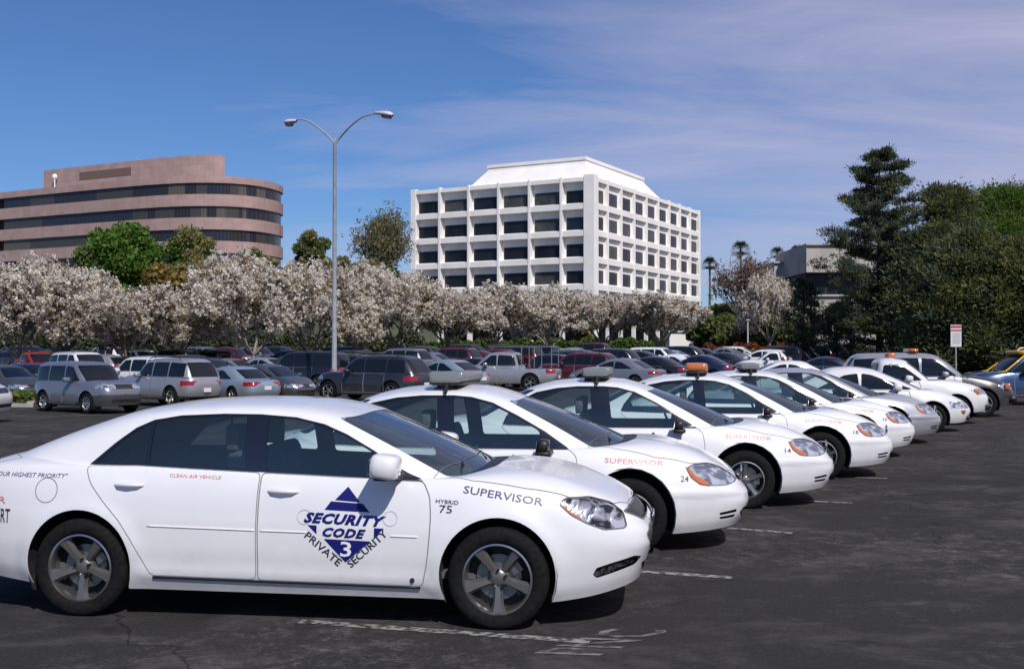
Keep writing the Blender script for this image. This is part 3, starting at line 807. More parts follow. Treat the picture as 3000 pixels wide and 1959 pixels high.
SEDAN_A['regions'] = [
    dict(name='quarter_glass', polys=[('side', rnd([(-1.36, 1.022), (-1.22, 1.155), (-1.10, 1.25), (-1.00, 1.297), (-.992, 1.025)], .02))], mat=M_GLASSD, inset=.006),
    dict(name='g_rear', part='window', polys=[('side', rnd([(-.965, 1.025), (-.972, 1.308), (-.79, 1.336), (-.48, 1.350), (-.315, 1.350), (-.285, .998)], .025))], mat=M_GLASSD, inset=.006, **{'in': 'door_rear'}),
    dict(name='g_front', part='window', polys=[('side', rnd([(-.135, .990), (-.16, 1.346), (.03, 1.330), (.22, 1.286), (.38, 1.222), (.57, 1.118), (.68, 1.04), (.70, .962), (.5, .966), (.14, .981)], .03))], mat=M_GLASS, inset=.006, **{'in': 'door_front'}),
    dict(name='window_surround', polys=[('side', DLO_A)], mat=M_GLOSSBLK, inset=.002),
    dict(name='windshield', polys=[('uv', rnd([(.55, 2.0), (1.02, 2.0), (1.02, 2.965), (.475, 2.965)], .04))], mat=M_WS, both=True, inset=.003),
    dict(name='cowl_grille', polys=[('uv', [(.56, 1.90), (1.02, 1.90), (1.02, 2.0), (.55, 2.0)])], mat=M_BLACK, both=True),
    dict(name='rear_window', polys=[('uv', rnd([(-.765, 2.08), (-1.02, 2.08), (-1.02, 2.93), (-.71, 2.93)], .04))], mat=M_GLASSD, both=True, inset=.003),
    dict(name='turn_signal', polys=[('side', [(1.82, .800), (1.84, .815), (1.885, .765), (1.96, .715), (1.975, .688), (1.90, .728)])], mat=M_AMBER, inset=.004, **{'in': 'headlight'}),
    dict(name='headlight', polys=[('side', rnd([(1.82, .802), (1.86, .838), (2.01, .840), (2.14, .80), (2.225, .735), (2.25, .655), (2.235, .640), (2.11, .638), (2.0, .680), (1.90, .732)], .02))], mat=M_OPTD, inset=.004, seam=.010),
    dict(name='fog_opening', polys=[('side', rnd([(2.035, .350), (2.06, .395), (2.16, .424), (2.30, .455), (2.345, .440), (2.30, .395), (2.06, .328)], .012))], mat=M_GRILLE, inset=.02),
    dict(name='upper_grille', polys=[('front', rnd([(.03, .752), (-.42, .757), (-.58, .735), (-.42, .665), (.03, .655)], .02))], mat=M_GRILLE, both=True, inset=.015, seam=.014),
    dict(name='lower_grille', polys=[('front', rnd([(.03, .615), (-.36, .618), (-.50, .575), (-.42, .46), (.03, .45)], .03))], mat=M_GRILLE, both=True, inset=.015, seam=.014),
    dict(name='bumper_intake', polys=[('front', rnd([(.03, .385), (-.50, .39), (-.42, .325), (.03, .32)], .02))], mat=M_GRILLE, both=True, inset=.015),
    dict(name='taillight', polys=[('side', rnd([(-2.47, .93), (-2.23, .90), (-2.26, .80), (-2.49, .74)], .03)), ('rear', rnd([(-.77, .93), (-.50, .93), (-.52, .76), (-.77, .74)], .03))], mat=M_RED, seam=.008),
    dict(name='fuel_door', polys=[('side', circ(-1.675, .842, .082, 24))], mat='paint', one=-1, seam=.006),
    dict(name='door_front', polys=[('side', rnd([(.935, .936), (.985, .84), (.995, .72), (.99, .60), (.975, .43), (.945, .272), (-.158, .285), (-.165, .6), (-.160, .978), (.14, .968), (.5, .953), (.78, .941)], .03))], mat='paint', seam=.0075),
    dict(name='door_rear', polys=[('side', rnd([(-.172, .978), (-.177, .6), (-.172, .287), (-.90, .296), (-.945, .36), (-1.04, .523), (-1.13, .655), (-1.25, .775), (-1.36, .90), (-1.41, 1.008), (-1.04, 1.013)], .04))], mat='paint', seam=.006),
    dict(name='hood', polys=[('top', [(1.16, .03), (1.12, -.45), (.98, -.72), (1.25, -.772), (1.6, -.765), (1.9, -.73), (2.06, -.66), (2.17, -.57), (2.245, -.40), (2.27, .03)])], mat='paint', both=True, seam=.006),
    dict(name='trunk_lid', polys=[('top', [(-2.13, .03), (-2.10, -.50), (-1.98, -.64), (-2.2, -.68), (-2.46, -.66), (-2.52, .03)])], mat='paint', both=True, seam=.006),
]
# ------------------------------------------------------------------ rounder sedan with oval lamps (the patrol row)
DLO_B = [(-1.44, .925), (-1.40, 1.02), (-1.26, 1.20), (-1.05, 1.305), (-.80, 1.358), (-.55, 1.38), (-.25, 1.382), (-.08, 1.368), (.12, 1.318), (.36, 1.203), (.61, 1.066), (.84, .908), (.4, .906), (-.18, .905), (-.9, .910)]
SEDAN_B = dict(
    W=.925, zs=[(-2.58, .86), (-2.3, .91), (-1.9, .915), (-1.4, .905), (0, .885), (.8, .872), (1.2, .865), (1.6, .845), (1.9, .81), (2.1, .775), (2.25, .73), (2.36, .685), (2.48, .64)],
    zb=[(-2.6, .30), (-2.1, .25), (-1.8, .20), (-1.0, .19), (1.0, .19), (1.75, .17), (2.0, .185), (2.25, .21), (2.5, .24)],
    zg=[(-1.95, 1.00), (-1.6, .95), (-1.4, .915), (-.9, .90), (0, .895), (.5, .896), (.85, .90), (1.35, .91)], cowl=.06,
    zr=[(-1.25, 1.30), (-1.05, 1.345), (-.8, 1.385), (-.5, 1.41), (-.25, 1.415), (0, 1.395), (.15, 1.365), (.35, 1.315)],
    xf=[(0, 2.37), (.2, 2.43), (.45, 2.465), (.66, 2.45), (.76, 2.40), (.88, 2.365), (1, 2.30)], xr=[(0, -2.50), (.3, -2.56), (.6, -2.56), (.9, -2.50), (1, -2.46)],
    nf=3.7, nf_top=3.4, nr=4.5, gb=(1.30, -1.90, .79, 4.0, 3.8), gt=(.30, -1.15, .62, 4.4, 4.0), bulge=.085, bulge_r=.05, gbulge=.028, crown=.025, c2=.035,
    wheels=(1.38, -1.38), arch=.40, hub=.345, R=.332, rim=.212, tw=.215, style='star', flare=.018, m_rim=M_SILVER, m_lip=M_SILVER,
    creases=[(lambda x: .530+0*x, .017, .024, 1.70, 2.6), (lambda x: .42+0*x, .010, .09, -1.0, 1.0)],
    under=.17, belt=.92, seat_x=-.20, seat_z=.58, mirror=(.63, .985, .95), mirror_paint=False, handles=[(-1.0, .80), (.0, .79)],
    mouldings=[(-.92, .50, -.24, .50, .012, 'paint', 'side_moulding'), (-.20, .50, .86, .50, .012, 'paint', 'side_moulding')])
SEDAN_B['regions'] = [
    dict(name='g_rear', part='window', polys=[('side', rnd([(-1.40, .935), (-1.37, 1.02), (-1.235, 1.185), (-1.04, 1.285), (-.80, 1.340), (-.55, 1.362), (-.405, 1.364), (-.36, .925)], .03))], mat=M_GLASS, inset=.006, **{'in': 'door_rear'}),
    dict(name='g_front', part='window', polys=[('side', rnd([(-.205, .925), (-.245, 1.364), (-.08, 1.350), (.11, 1.300), (.345, 1.188), (.56, 1.066), (.59, .925)], .03))], mat=M_GLASS, inset=.006, **{'in': 'door_front'}),
    dict(name='window_surround', polys=[('side', DLO_B)], mat=M_GLOSSBLK, inset=.002),
    dict(name='windshield', polys=[('uv', rnd([(.515, 2.0), (1.02, 2.0), (1.02, 2.965), (.45, 2.965)], .04))], mat=M_WS, both=True, inset=.003),
    dict(name='cowl_grille', polys=[('uv', [(.53, 1.88), (1.02, 1.88), (1.02, 2.0), (.515, 2.0)])], mat=M_BLACK, both=True),
    dict(name='rear_window', polys=[('uv', rnd([(-.60, 2.08), (-1.02, 2.08), (-1.02, 2.93), (-.50, 2.93)], .05))], mat=M_GLASS, both=True, inset=.003),
    dict(name='turn_signal', polys=[('side', [(1.87, .752), (1.90, .758), (1.965, .685), (2.08, .622), (2.09, .585), (2.0, .600), (1.92, .66)])], mat=M_AMBER, inset=.004, **{'in': 'headlight'}),
    dict(name='headlight', polys=[('side', rnd([(1.88, .748), (1.95, .782), (2.07, .786), (2.19, .742), (2.30, .665), (2.345, .615), (2.25, .588), (2.10, .592), (2.0, .612), (1.93, .67)], .05))], mat=M_OPT, inset=.004, seam=.008),
    dict(name='bumper_vent', polys=[('side', rnd([(2.17, .350), (2.33, .372), (2.33, .346), (2.18, .328)], .01))], mat=M_BLACK, inset=.015),
    dict(name='bumper_vent_low', part='bumper_vent', polys=[('side', rnd([(2.17, .312), (2.32, .326), (2.30, .300), (2.18, .292)], .01))], mat=M_BLACK, inset=.015),
    dict(name='grille', polys=[('front', rnd([(.03, .665), (-.22, .660), (-.36, .63), (-.22, .585), (.03, .58)], .02))], mat=M_GRILLE, both=True, inset=.012, seam=.012),
    dict(name='bumper_intake', polys=[('front', rnd([(.03, .375), (-.45, .375), (-.50, .33), (-.40, .28), (.03, .275)], .02))], mat=M_GRILLE, both=True, inset=.015),
    dict(name='taillight', polys=[('side', rnd([(-2.56, .84), (-2.22, .85), (-2.28, .72), (-2.58, .68)], .03)), ('rear', rnd([(-.80, .84), (-.45, .84), (-.50, .68), (-.80, .68)], .03))], mat=M_RED, seam=.008),
    dict(name='fuel_door', polys=[('side', circ(-1.75, .74, .075, 18))], mat='paint', one=-1, seam=.005),
    dict(name='door_front', polys=[('side', rnd([(.845, .906), (.905, .85), (.925, .72), (.92, .50), (.90, .265), (-.216, .27), (-.222, .6), (-.214, .903)], .03))], mat='paint', seam=.0065),
    dict(name='door_rear', polys=[('side', rnd([(-.227, .903), (-.236, .6), (-.230, .27), (-.90, .275), (-.96, .36), (-1.02, .52), (-1.12, .66), (-1.27, .78), (-1.39, .86), (-1.44, .922), (-.9, .907)], .04))], mat='paint', seam=.006),
    dict(name='hood', polys=[('top', [(1.20, .03), (1.14, -.45), (1.0, -.70), (1.25, -.765), (1.6, -.76), (1.9, -.69), (2.1, -.58), (2.25, -.42), (2.33, -.2), (2.345, .03)])], mat='paint', both=True, seam=.006),
    dict(name='trunk_lid', polys=[('top', [(-1.93, .03), (-1.90, -.5), (-1.86, -.66), (-2.2, -.68), (-2.50, -.62), (-2.58, .03)])], mat='paint', both=True, seam=.006),
]
# ------------------------------------------------------------------ marks on the nearest car
P_WHITE = paint('white_paint', (0.80, 0.80, 0.825))
GROUP_ROW = 'white patrol cars parked in a slanted row'
def diamond(S, parent, side, cx, cz, s=1.0, name='door_emblem', full=True):
    """blue diamond emblem with the company lettering; text reads forward on both sides"""
    fx = 1 if side < 0 else -1
    X = lambda p: [(cx+fx*s*x, cz+s*z) for x, z in p]
    def poly(p): return (X(p), [list(range(len(p)))] if fx > 0 else [list(range(len(p)))[::-1]])
    def txt(t_, p0, p1, h, mm, ex, **kw):
        v, f = fit_text(t_, p0, p1, h, **kw); v = X(v.tolist() if hasattr(v, 'tolist') else v)
        return (v, f if fx > 0 else [q[::-1] for q in f], mm, ex)
    # emblem outline traced at door scale: half width .245, top .225, bottom -.225
    sh = []
    sh.append((*poly([(-.083, .137), (.085, .125), (-.002, .222)]), M_BLUE, 0))
    sh.append((*poly([(-.150, .074), (.153, .062), (.103, .116), (-.110, .128)]), M_BLUE, 0))
    sh.append((*poly([(-.262, -.026), (-.200, -.028), (-.200, -.084)]), M_BLUE, 0))
    sh.append((*poly([(.185, -.038), (.250, -.040), (.185, -.098)]), M_BLUE, 0))
    sh.append((*poly([(-.150, -.114), (-.004, -.262), (.162, -.124)]), M_BLUE, 0))
    sh.append(txt('SECURITY', (-.290, -.012), (.262, -.032), .070, M_BLUE, .0006, shear=.35, bold=.050, space=1.10))
    sh.append(txt('CODE', (-.160, -.100), (.130, -.110), .062, M_BLUE, .0006, shear=.35, bold=.050, space=1.14))
    sh.append(txt('3', (-.040, -.226), (.034, -.228), .098, M_WHITE, .0012, bold=.012))
    sh.append(txt('PRIVATE', (-.285, -.105), (-.055, -.292), .050, M_DKTXT, .0003, bold=.012))
    sh.append(txt('SECURITY', (.035, -.300), (.280, -.080), .050, M_DKTXT, .0003, bold=.012))
    if full:
        ring = [];
        for c0 in (-.285, .29):
            n = 24; v = []
            for k in range(n): 
                a = 2*pi*k/n; v += [(c0+.050*cos(a), .025+.050*sin(a)), (c0+.044*cos(a), .025+.044*sin(a))]
            f = [(2*k, 2*((k+1) % n), 2*((k+1) % n)+1, 2*k+1) for k in range(n)]
            sh.append((X(v), f if fx > 0 else [q[::-1] for q in f], mat('grey_line', (.56, .56, .60), .5), 0))
    return decal(S, name, sh, parent, side)
def flat_text(S, name, t_, p0, p1, h, mm, parent, side=-1, **kw):
    if side > 0: p0, p1 = (p1[0], p0[1]), (p0[0], p1[1])
    v, f = fit_text(t_, p0, p1, h, **kw)
    return decal(S, name, [(v.tolist(), f, mm, 0)], parent, side)

carA, SA, mA = make_car(SEDAN_A, P_WHITE, 'patrol_sedan', (-1.396, 8.247, 0), radians(-7.69),
    label='nearest white sedan with blue diamond emblem on its door and the number 75', cat='car', group=GROUP_ROW)
for sd in (-1, 1):
    df = mA[('door_front', sd)]
    diamond(SA, df, sd, .44, .678)
    flat_text(SA, 'fender_lettering', 'SUPERVISOR', (1.20, .870), (1.715, .793), .046, M_BLUETXT, carA, sd, bold=.006, wscale=1.2)
    flat_text(SA, 'fender_lettering', 'HYBRID', (1.025, .806), (1.175, .796), .024, M_DKTXT, carA, sd, bold=.01)
    flat_text(SA, 'fender_number', '75', (1.05, .745), (1.135, .742), .048, M_DKTXT, carA, sd, bold=.005)
    flat_text(SA, 'door_lettering', 'CLEAN AIR VEHICLE', (-.80, .945), (-.44, .935), .020, M_REDTXT, mA[('door_rear', sd)], sd)
    flat_text(SA, 'quarter_lettering', '"SAFETY IS OUR HIGHEST PRIORITY"', (-2.32, .928), (-1.53, .925), .030, M_BLUETXT, carA, sd, shear=.2)
    flat_text(SA, 'quarter_lettering', '24 HOUR', (-2.46, .755), (-1.985, .745), .045, M_REDTXT, carA, sd)
    flat_text(SA, 'quarter_lettering', 'SECURITY ALERT', (-2.44, .625), (-1.945, .615), .095, M_DKTXT, carA, sd, bold=.012)
q = MB(); q.lathe([(.0001, 0), (.016, 0), (.016, .004)], 12, 'y', c=(.88, -SEDAN_A['W']-.006, .31))
q.build('reflector_dot', M_DKTXT, mA[('door_front', -1)])
# wipers
def wipers(root, sp):
    q = MB(); x = sp['gb'][0]; z = sp['belt']
    for y0, y1 in ((-.55, .0), (.05, .58)):
        q.tube([(x-.03-abs(y0)*.12, y0, z+.035+.02), (x-.16, (y0+y1)/2, z+.085), (x-.20, y1, z+.10)], .008, 5)
    q.build('wiper', M_BLACK, root)
wipers(carA, SEDAN_A)
q = MB(); q.lathe([(.0001, 0), (.05, 0), (.045, .012), (.0001, .016)], 16, 'x', c=(2.41, 0, .635)); q.build('emblem_badge', M_CHROME, carA, True)

# ------------------------------------------------------------------ light bars
M_BARLENS = mat('ribbed_lens', (0.21, 0.22, 0.22), 0.10, coat=1)
def light_bar(root, sp, kind='clear', x=-.34):
    zt = 1.475; q = MB(); q.rbox((x, 0, zt+.015), (.32, 1.18, .045)); base = q.build('light_bar', M_BLACK, root, True)
    if kind == 'clear':
        q = MB()
        for k in range(18):
            y = -.55+1.10*k/17; q.rbox((x, y, zt+.075), (.33, .050, .085), e=.2)
        q.box((x, 0, zt+.07), (.28, 1.1, .06))
        q.build('lens', M_BARLENS, base, True)
        for s in (-1, 1):
            q = MB(); q.rbox((x, s*.585, zt+.07), (.30, .03, .10)); q.build('end_cap', M_BARLENS, base, True)
    else:
        for y in (-.40, .40):
            q = MB(); q.rbox((x, y, zt+.085), (.32, .36, .12)); q.build('amber_lens', M_AMBER, base, True)
        q = MB(); q.rbox((x, 0, zt+.08), (.22, .40, .09)); q.build('centre_housing', M_CHROME, base, True)
    for s in (-1, 1):
        q = MB(); q.box((x, s*.50, zt-.02), (.10, .10, .05))
        q.tube([(x+.02, s*.60, zt+.01), (x+.02, s*.655, zt-.055), (x+.02, s*.675, 1.40)], [.02, .018, .014], 6); q.build('mounting_foot', M_BLACK, base)

carB, SB, mB = make_car(SEDAN_B, P_WHITE, 'patrol_sedan', (0, 0, 0), radians(-8), label='x', cat='car', group=GROUP_ROW)
wipers(carB, SEDAN_B)
for sd in (-1, 1):
    diamond(SB, mB[('door_front', sd)], sd, .34, .66, .92, full=False)
    flat_text(SB, 'fender_lettering', 'SUPERVISOR', (1.16, .800), (1.68, .770), .042, M_REDTXT, carB, sd, bold=.004, wscale=1.2)
q = MB(); q.lathe([(.0001, 0), (.07, 0), (.06, .012), (.0001, .016)], 16, 'x', c=(2.40, 0, .655)); q.build('emblem_badge', M_CHROME, carB, True)
def place(o, wheel_px, Y, head, fx=1.38, w=.9):
    """stand a car so that its near front wheel touches the ground at that bearing and distance"""
    t_ = radians(head); X = at(wheel_px, Y)
    o.location = (X-(fx*cos(t_)+w*sin(t_)), Y-(fx*sin(t_)-w*cos(t_)), gz(X, Y)); o.rotation_euler = (0, 0, t_)
row = [  # wheel px, distance, heading, bar, number, label
    (1462, 9.90, -8, 'clear', '24', 'white patrol sedan numbered 24, second in the row, under a ribbed light bar'),
    (1732, 12.75, -7.2, 'clear', '14', 'white patrol sedan numbered 14, third in the row, with a grey light bar'),
    (1908, 15.7, -9.2, 'amber', '18', 'white patrol sedan with the amber light bar on its roof'),
    (1990, 18.7, -7.6, 'clear', '10', 'fifth white patrol sedan, between the amber barred car and the silver car'),
]
kmap = {}
for c in COL.objects:
    if c.parent is not None: kmap.setdefault(c.parent.name, []).append(c)
cars = []
for i, (px, Y, hd, bar, num, lab) in enumerate(row):
    o = carB if i == 0 else copy_tree(carB, None, kmap)
    cars.append(o); place(o, px, Y, hd); o['label'] = lab
for o, (px, Y, hd, bar, num, lab) in zip(cars, row):
    light_bar(o, SEDAN_B, bar)
    for sd in (-1, 1): flat_text(SB, 'fender_number', num, (1.83, .635) , (1.90, .632), .05, M_DKTXT, o, sd, bold=.004)
# ------------------------------------------------------------------ other vehicles of the car park
def bgspec(Lf, Lr, W, wf, wr, R, belt, nose, cowl, wtx, rbx, rtx, roof, posts, tumble=.80, deck=None, bed=None, tail='low', rear_kick=0, style='star', hoodr=.9, nf=4.2, nr=5.5, glass_m=None, lampz=None, dark_sill=False, ground=.2):
    deck = deck if deck is not None else belt-.03
    zs = [(-Lr-.05, deck-.03), (-Lr+.25, deck), (rbx, deck), (0, belt-.025), (cowl-.3, belt-.04), (cowl, belt-.05), ((cowl+Lf)/2, (belt*.62+nose*.38)-.01), (Lf-.25, nose+.03), (Lf+.05, nose-.04)]
    if rbx < -Lr+.35: zs = [(-Lr-.05, deck-.01), (rbx+.3, deck), (0, belt-.025)]+zs[4:]
    xs = sorted(zs); zs = []
    for p in xs:
        if not zs or p[0] > zs[-1][0]+.01: zs.append(p)
    zb0 = ground
    gW = W*.90; tW = W*tumble*.90
    sp = dict(W=W, zs=zs, zb=[(-Lr-.05, zb0+.12), (-Lr+.5, zb0+.04), (wr+.35, zb0), (wf-.35, zb0), (Lf-.4, zb0), (Lf+.05, zb0+.05)],
              zg=[(min(rbx, -Lr+.1)-.05, deck+(.05 if rbx > -Lr+.35 else 0)), (rbx+.35, belt-.005), (0, belt-.01), (cowl-.4, belt-.01), (cowl+.1, belt)], cowl=.04,
              zr=[(rtx-.15, roof-.13-rear_kick), (rtx+.15, roof-.075), ((rtx+wtx)/2, roof-.045), (wtx-.35, roof-.065), (wtx-.05, roof-.105), (wtx+.05, roof-.13)],
              xf=[(0, Lf-.07), (.3, Lf-.01), (.55, Lf), (.8, Lf-.04), (1, Lf-.14)], xr=[(0, -Lr+.08), (.3, -Lr), (.7, -Lr), (1, -Lr+.05)],
              nf=nf, nr=nr, gb=(cowl, max(rbx, -Lr+.07), gW, 4.6, 7 if rbx < -Lr+.35 else 4.6), gt=(wtx, rtx, tW, 5, 6 if rbx < -Lr+.35 else 5), bulge=.06, bulge_r=.03, crown=.02, c2=.03,
              kf=(cowl-.2, cowl-.5, wtx-.35), kr=(rbx+.35 if rbx > -Lr+.6 else wr, rbx+.4, rtx+.35),
              wheels=(wf, wr), arch=R+.055, hub=R+.01, R=R, rim=R*.64, tw=.22, style=style, flare=.02, m_rim=M_SILVER, m_lip=M_SILVER, under=zb0-.02, belt=belt, mirror=(cowl-.62, W+.09, belt+.07), cabin=False)
    if bed: sp['bed'] = bed
    G = glass_m or M_GLASSBG; top = roof-.155; low = belt+.015; rg = []
    n = len(posts)-1
    A0, A1 = cowl-.28, wtx-.20
    for i in range(n):
        a, b = posts[i], posts[i+1]            # from front to rear
        fa = (A0, A1) if i == 0 else (a-.03, a-.035)
        fb = (b+.03, b+.045)
        if i == n-1: fb = (b, b+(rtx-rbx)*.75 if rbx > -Lr+.35 else b+.10)
        rg.append(dict(name='w%d' % i, part='window', polys=[('side', rnd([(fb[0], low), (fb[1], top-(.04 if i == n-1 else 0)), (fa[1], top-(.03 if i == 0 else 0)), (fa[0]+.02, low+.02), (fa[0]-.05, low)], .05))], mat=G, inset=.006))
    rg += [dict(name='windshield', polys=[('uv', rnd([(.62, 2.0), (1.02, 2.0), (1.02, 2.95), (.50, 2.95)], .04))], mat=G, both=True, inset=.003),
           dict(name='rear_window', polys=[('uv', rnd([(-.62, 2.06 if rbx > -Lr+.35 else 2.04), (-1.02, 2.06 if rbx > -Lr+.35 else 2.04), (-1.02, 2.88), (-.56, 2.88)], .04))], mat=G, both=True, inset=.003)]
    lz = lampz or nose-.02
    rg += [dict(name='headlight', polys=[('side', rnd([(Lf-.42, lz-.04), (Lf-.36, lz+.03), (Lf-.10, lz), (Lf-.03, lz-.10), (Lf-.15, lz-.14), (Lf-.35, lz-.10)], .03)), ('front', rnd([(-W*.92, lz), (-W*.52, lz-.01), (-W*.50, lz-.13), (-W*.9, lz-.14)], .03))], mat=M_OPT),
           dict(name='grille', polys=[('front', rnd([(.03, lz-.005), (-W*.42, lz-.005), (-W*.36, lz-.15), (.03, lz-.15)], .03))], mat=M_GRILLE, both=True, inset=.01),
           dict(name='bumper_intake', polys=[('front', rnd([(.03, zb0+.22), (-W*.55, zb0+.22), (-W*.5, zb0+.12), (.03, zb0+.12)], .03))], mat=M_GRILLE, both=True, inset=.01)]
    if tail == 'tall':
        rg.append(dict(name='taillight', polys=[('rear', [(-W*.965, belt+.02), (-W*.82, belt+.02), (-W*.82, belt-.34), (-W*.965, belt-.34)]), ('side', [(-Lr+.03, belt+.02), (-Lr+.12, belt), (-Lr+.13, belt-.34), (-Lr+.03, belt-.34)])], mat=M_RED))
    elif tail == 'pillar':
        rg.append(dict(name='taillight', polys=[('rear', [(-W-.05, roof-.25), (-W*.80, roof-.25), (-W*.84, belt-.05), (-W-.05, belt-.05)]), ('side', [(-Lr-.05, roof-.25), (-Lr+.22, roof-.25), (-Lr+.12, belt-.05), (-Lr-.05, belt-.05)])], mat=M_RED))
    else:
        zt_ = deck-.04 if roof < 1.6 else deck-.10
        rg.append(dict(name='taillight', polys=[('rear', rnd([(-W*.965, zt_), (-W*.66, zt_-.01), (-W*.70, zt_-.17), (-W*.965, zt_-.18)], .02)), ('side', rnd([(-Lr+.03, zt_), (-Lr+.19, zt_-.03), (-Lr+.15, zt_-.15), (-Lr+.03, zt_-.18)], .02))], mat=M_RED))
    if dark_sill:
        hc = .36 if dark_sill == 2 else .15
        rg.append(dict(name='lower_cladding', polys=[('side', [(-Lr-.1, 0), (-Lr-.1, zb0+hc), (wr-.40, zb0+hc), (wr-.2, zb0+.12), (wf+.2, zb0+.12), (wf+.40, zb0+hc), (Lf+.1, zb0+hc+.02), (Lf+.1, 0)]), ('front', [(.03, 0), (.03, zb0+hc+.02), (-1.2, zb0+hc+.02), (-1.2, 0)]), ('rear', [(.03, 0), (.03, zb0+hc), (-1.2, zb0+hc), (-1.2, 0)])], mat=mat('grey_cladding', (.05, .05, .052), .6)))
    dz = zb0+.08
    for i in range(min(2, n)):
        a, b = (posts[i] if i else cowl-.33), posts[i+1]
        if i == 1: b = max(b, wr+.30) if abs(b-wr) < .5 or b < wr else b
        rg.append(dict(name='d%d' % i, part='door', polys=[('side', rnd([(a-.01, belt-.005), (a+(.05 if i == 0 else -.01), belt-.3), (a+(.03 if i == 0 else -.01), dz), (b+.01, dz), (b+.01, belt-.005)], .04))], mat='paint', seam=.016))
    sp['regions'] = rg; return sp
SP = {
 'sedan': bgspec(2.38, 2.45, .895, 1.38, -1.36, .325, .93, .70, 1.15, .25, -1.85, -1.05, 1.45, [.9, -.25, -1.20]),
 'sedan_round': bgspec(2.25, 2.30, .87, 1.30, -1.32, .315, .93, .68, 1.15, .20, -1.80, -.95, 1.46, [.9, -.25, -1.22], nf=3.4, nr=4),
 'hatch': bgspec(2.0, 2.0, .85, 1.26, -1.26, .31, .95, .72, 1.20, .35, -1.92, -1.45, 1.50, [.9, -.2, -1.15], tail='tall'),
 'boxy_suv': bgspec(2.20, 2.28, .875, 1.30, -1.32, .345, 1.02, .97, .98, .50, -2.21, -2.12, 1.69, [.72, -.12, -1.10, -2.02], tail='pillar', nf=5, dark_sill=2, style='steel', ground=.24, tumble=.86),
 'suv': bgspec(2.30, 2.35, .935, 1.45, -1.40, .375, 1.08, .99, 1.06, .48, -2.27, -1.90, 1.78, [.8, -.18, -1.15, -2.02], tail='low', deck=1.06, ground=.26, tumble=.80, dark_sill=1),
 'crossover': bgspec(2.25, 2.32, .92, 1.42, -1.38, .365, 1.03, .95, 1.06, .46, -2.24, -1.78, 1.69, [.8, -.18, -1.12, -1.90], tail='low', deck=1.03, ground=.25, tumble=.80, dark_sill=1),
 'big_suv': bgspec(2.45, 2.60, .98, 1.50, -1.50, .385, 1.15, .98, 1.15, .60, -2.52, -2.38, 1.93, [.9, -.10, -1.15, -2.35], tail='tall', ground=.30, tumble=.84, nf=6),
 'minivan': bgspec(2.40, 2.55, .96, 1.50, -1.50, .34, 1.02, .80, 1.55, .60, -2.48, -2.25, 1.76, [1.2, .0, -1.30, -2.30], tail='tall', ground=.22, tumble=.84),
 'pickup': bgspec(2.50, 2.75, .94, 1.65, -1.58, .385, 1.12, .98, 1.10, .50, -1.02, -.88, 1.78, [.8, -.02, -.88], deck=1.10, bed=.42, tail='tall', ground=.32, tumble=.84, nf=6, nr=9),
 'small_pickup': bgspec(2.35, 2.60, .89, 1.50, -1.45, .35, 1.06, .90, .98, .42, -.42, -.30, 1.66, [.7, -.28], deck=1.02, bed=.40, tail='tall', ground=.30, tumble=.86, nf=6, nr=9),
}
SP['clip_suv'] = bgspec(2.35, 2.35, .935, 1.45, -1.40, .375, 1.10, .92, 1.05, .40, -2.27, -1.95, 1.78, [.8, -.18, -1.15, -2.02], tail='low', deck=1.06, ground=.28, tumble=.82, nf=6)
SP['clip_suv']['regions'].insert(7, dict(name='front_clip', polys=[('side', [(.93, 0), (.90, 1.3), (2.6, 1.3), (2.6, 0)]), ('top', [(1.02, .03), (1.0, -.80), (1.3, -1.1), (2.6, -1.1), (2.6, .03)]), ('front', [(.03, 0), (.03, 1.2), (-1.1, 1.2), (-1.1, 0)])], mat=paint('dark_hood', (.035, .033, .037), .2, .3), both=False))
PAL = {
 'white': paint('bg_white', (0.72, 0.72, 0.73)), 'silver': paint('bg_silver', (0.36, 0.365, 0.40), .4, .3), 'lightblue': paint('bg_light_blue', (0.30, 0.38, 0.46), .35, .3),
 'grey': paint('bg_grey', (0.10, 0.105, 0.115), .5, .3), 'greyblue': paint('bg_grey_blue', (0.20, 0.21, 0.255), .35, .3), 'black': paint('bg_black', (0.012, 0.012, 0.015), 0, .25), 'navy': paint('bg_navy', (0.015, 0.022, 0.055), .2, .25),
 'blue': paint('bg_blue', (0.02, 0.06, 0.16), .3, .25), 'maroon': paint('bg_maroon', (0.10, 0.012, 0.018), .2, .25), 'red': paint('bg_red', (0.35, 0.015, 0.02), .1, .25),
 'tan': paint('bg_tan', (0.28, 0.24, 0.19), .5, .3), 'green': paint('bg_green', (0.02, 0.05, 0.035), .3, .3), 'charcoal': paint('bg_charcoal', (0.035, 0.038, 0.045), .4, .28),
}
PROTO = {}
BOXES = []
DIM = {'sedan': (2.38, 2.45, .90), 'sedan_round': (2.25, 2.30, .88), 'hatch': (2.0, 2.0, .86), 'boxy_suv': (2.2, 2.28, .88), 'suv': (2.3, 2.35, .94), 'crossover': (2.25, 2.32, .93), 'big_suv': (2.45, 2.6, .98), 'minivan': (2.4, 2.55, .97), 'clip_suv': (2.35, 2.35, .94), 'pickup': (2.5, 2.75, .94), 'small_pickup': (2.35, 2.6, .9)}
def corners(kind, X, Y, head, pad=.12):
    f, r, w = DIM[kind]; h = radians(head); c, s = cos(h), sin(h)
    return [(X+a*c-b_*s, Y+a*s+b_*c) for a, b_ in ((f+pad, w+pad), (f+pad, -w-pad), (-r-pad, -w-pad), (-r-pad, w+pad))]
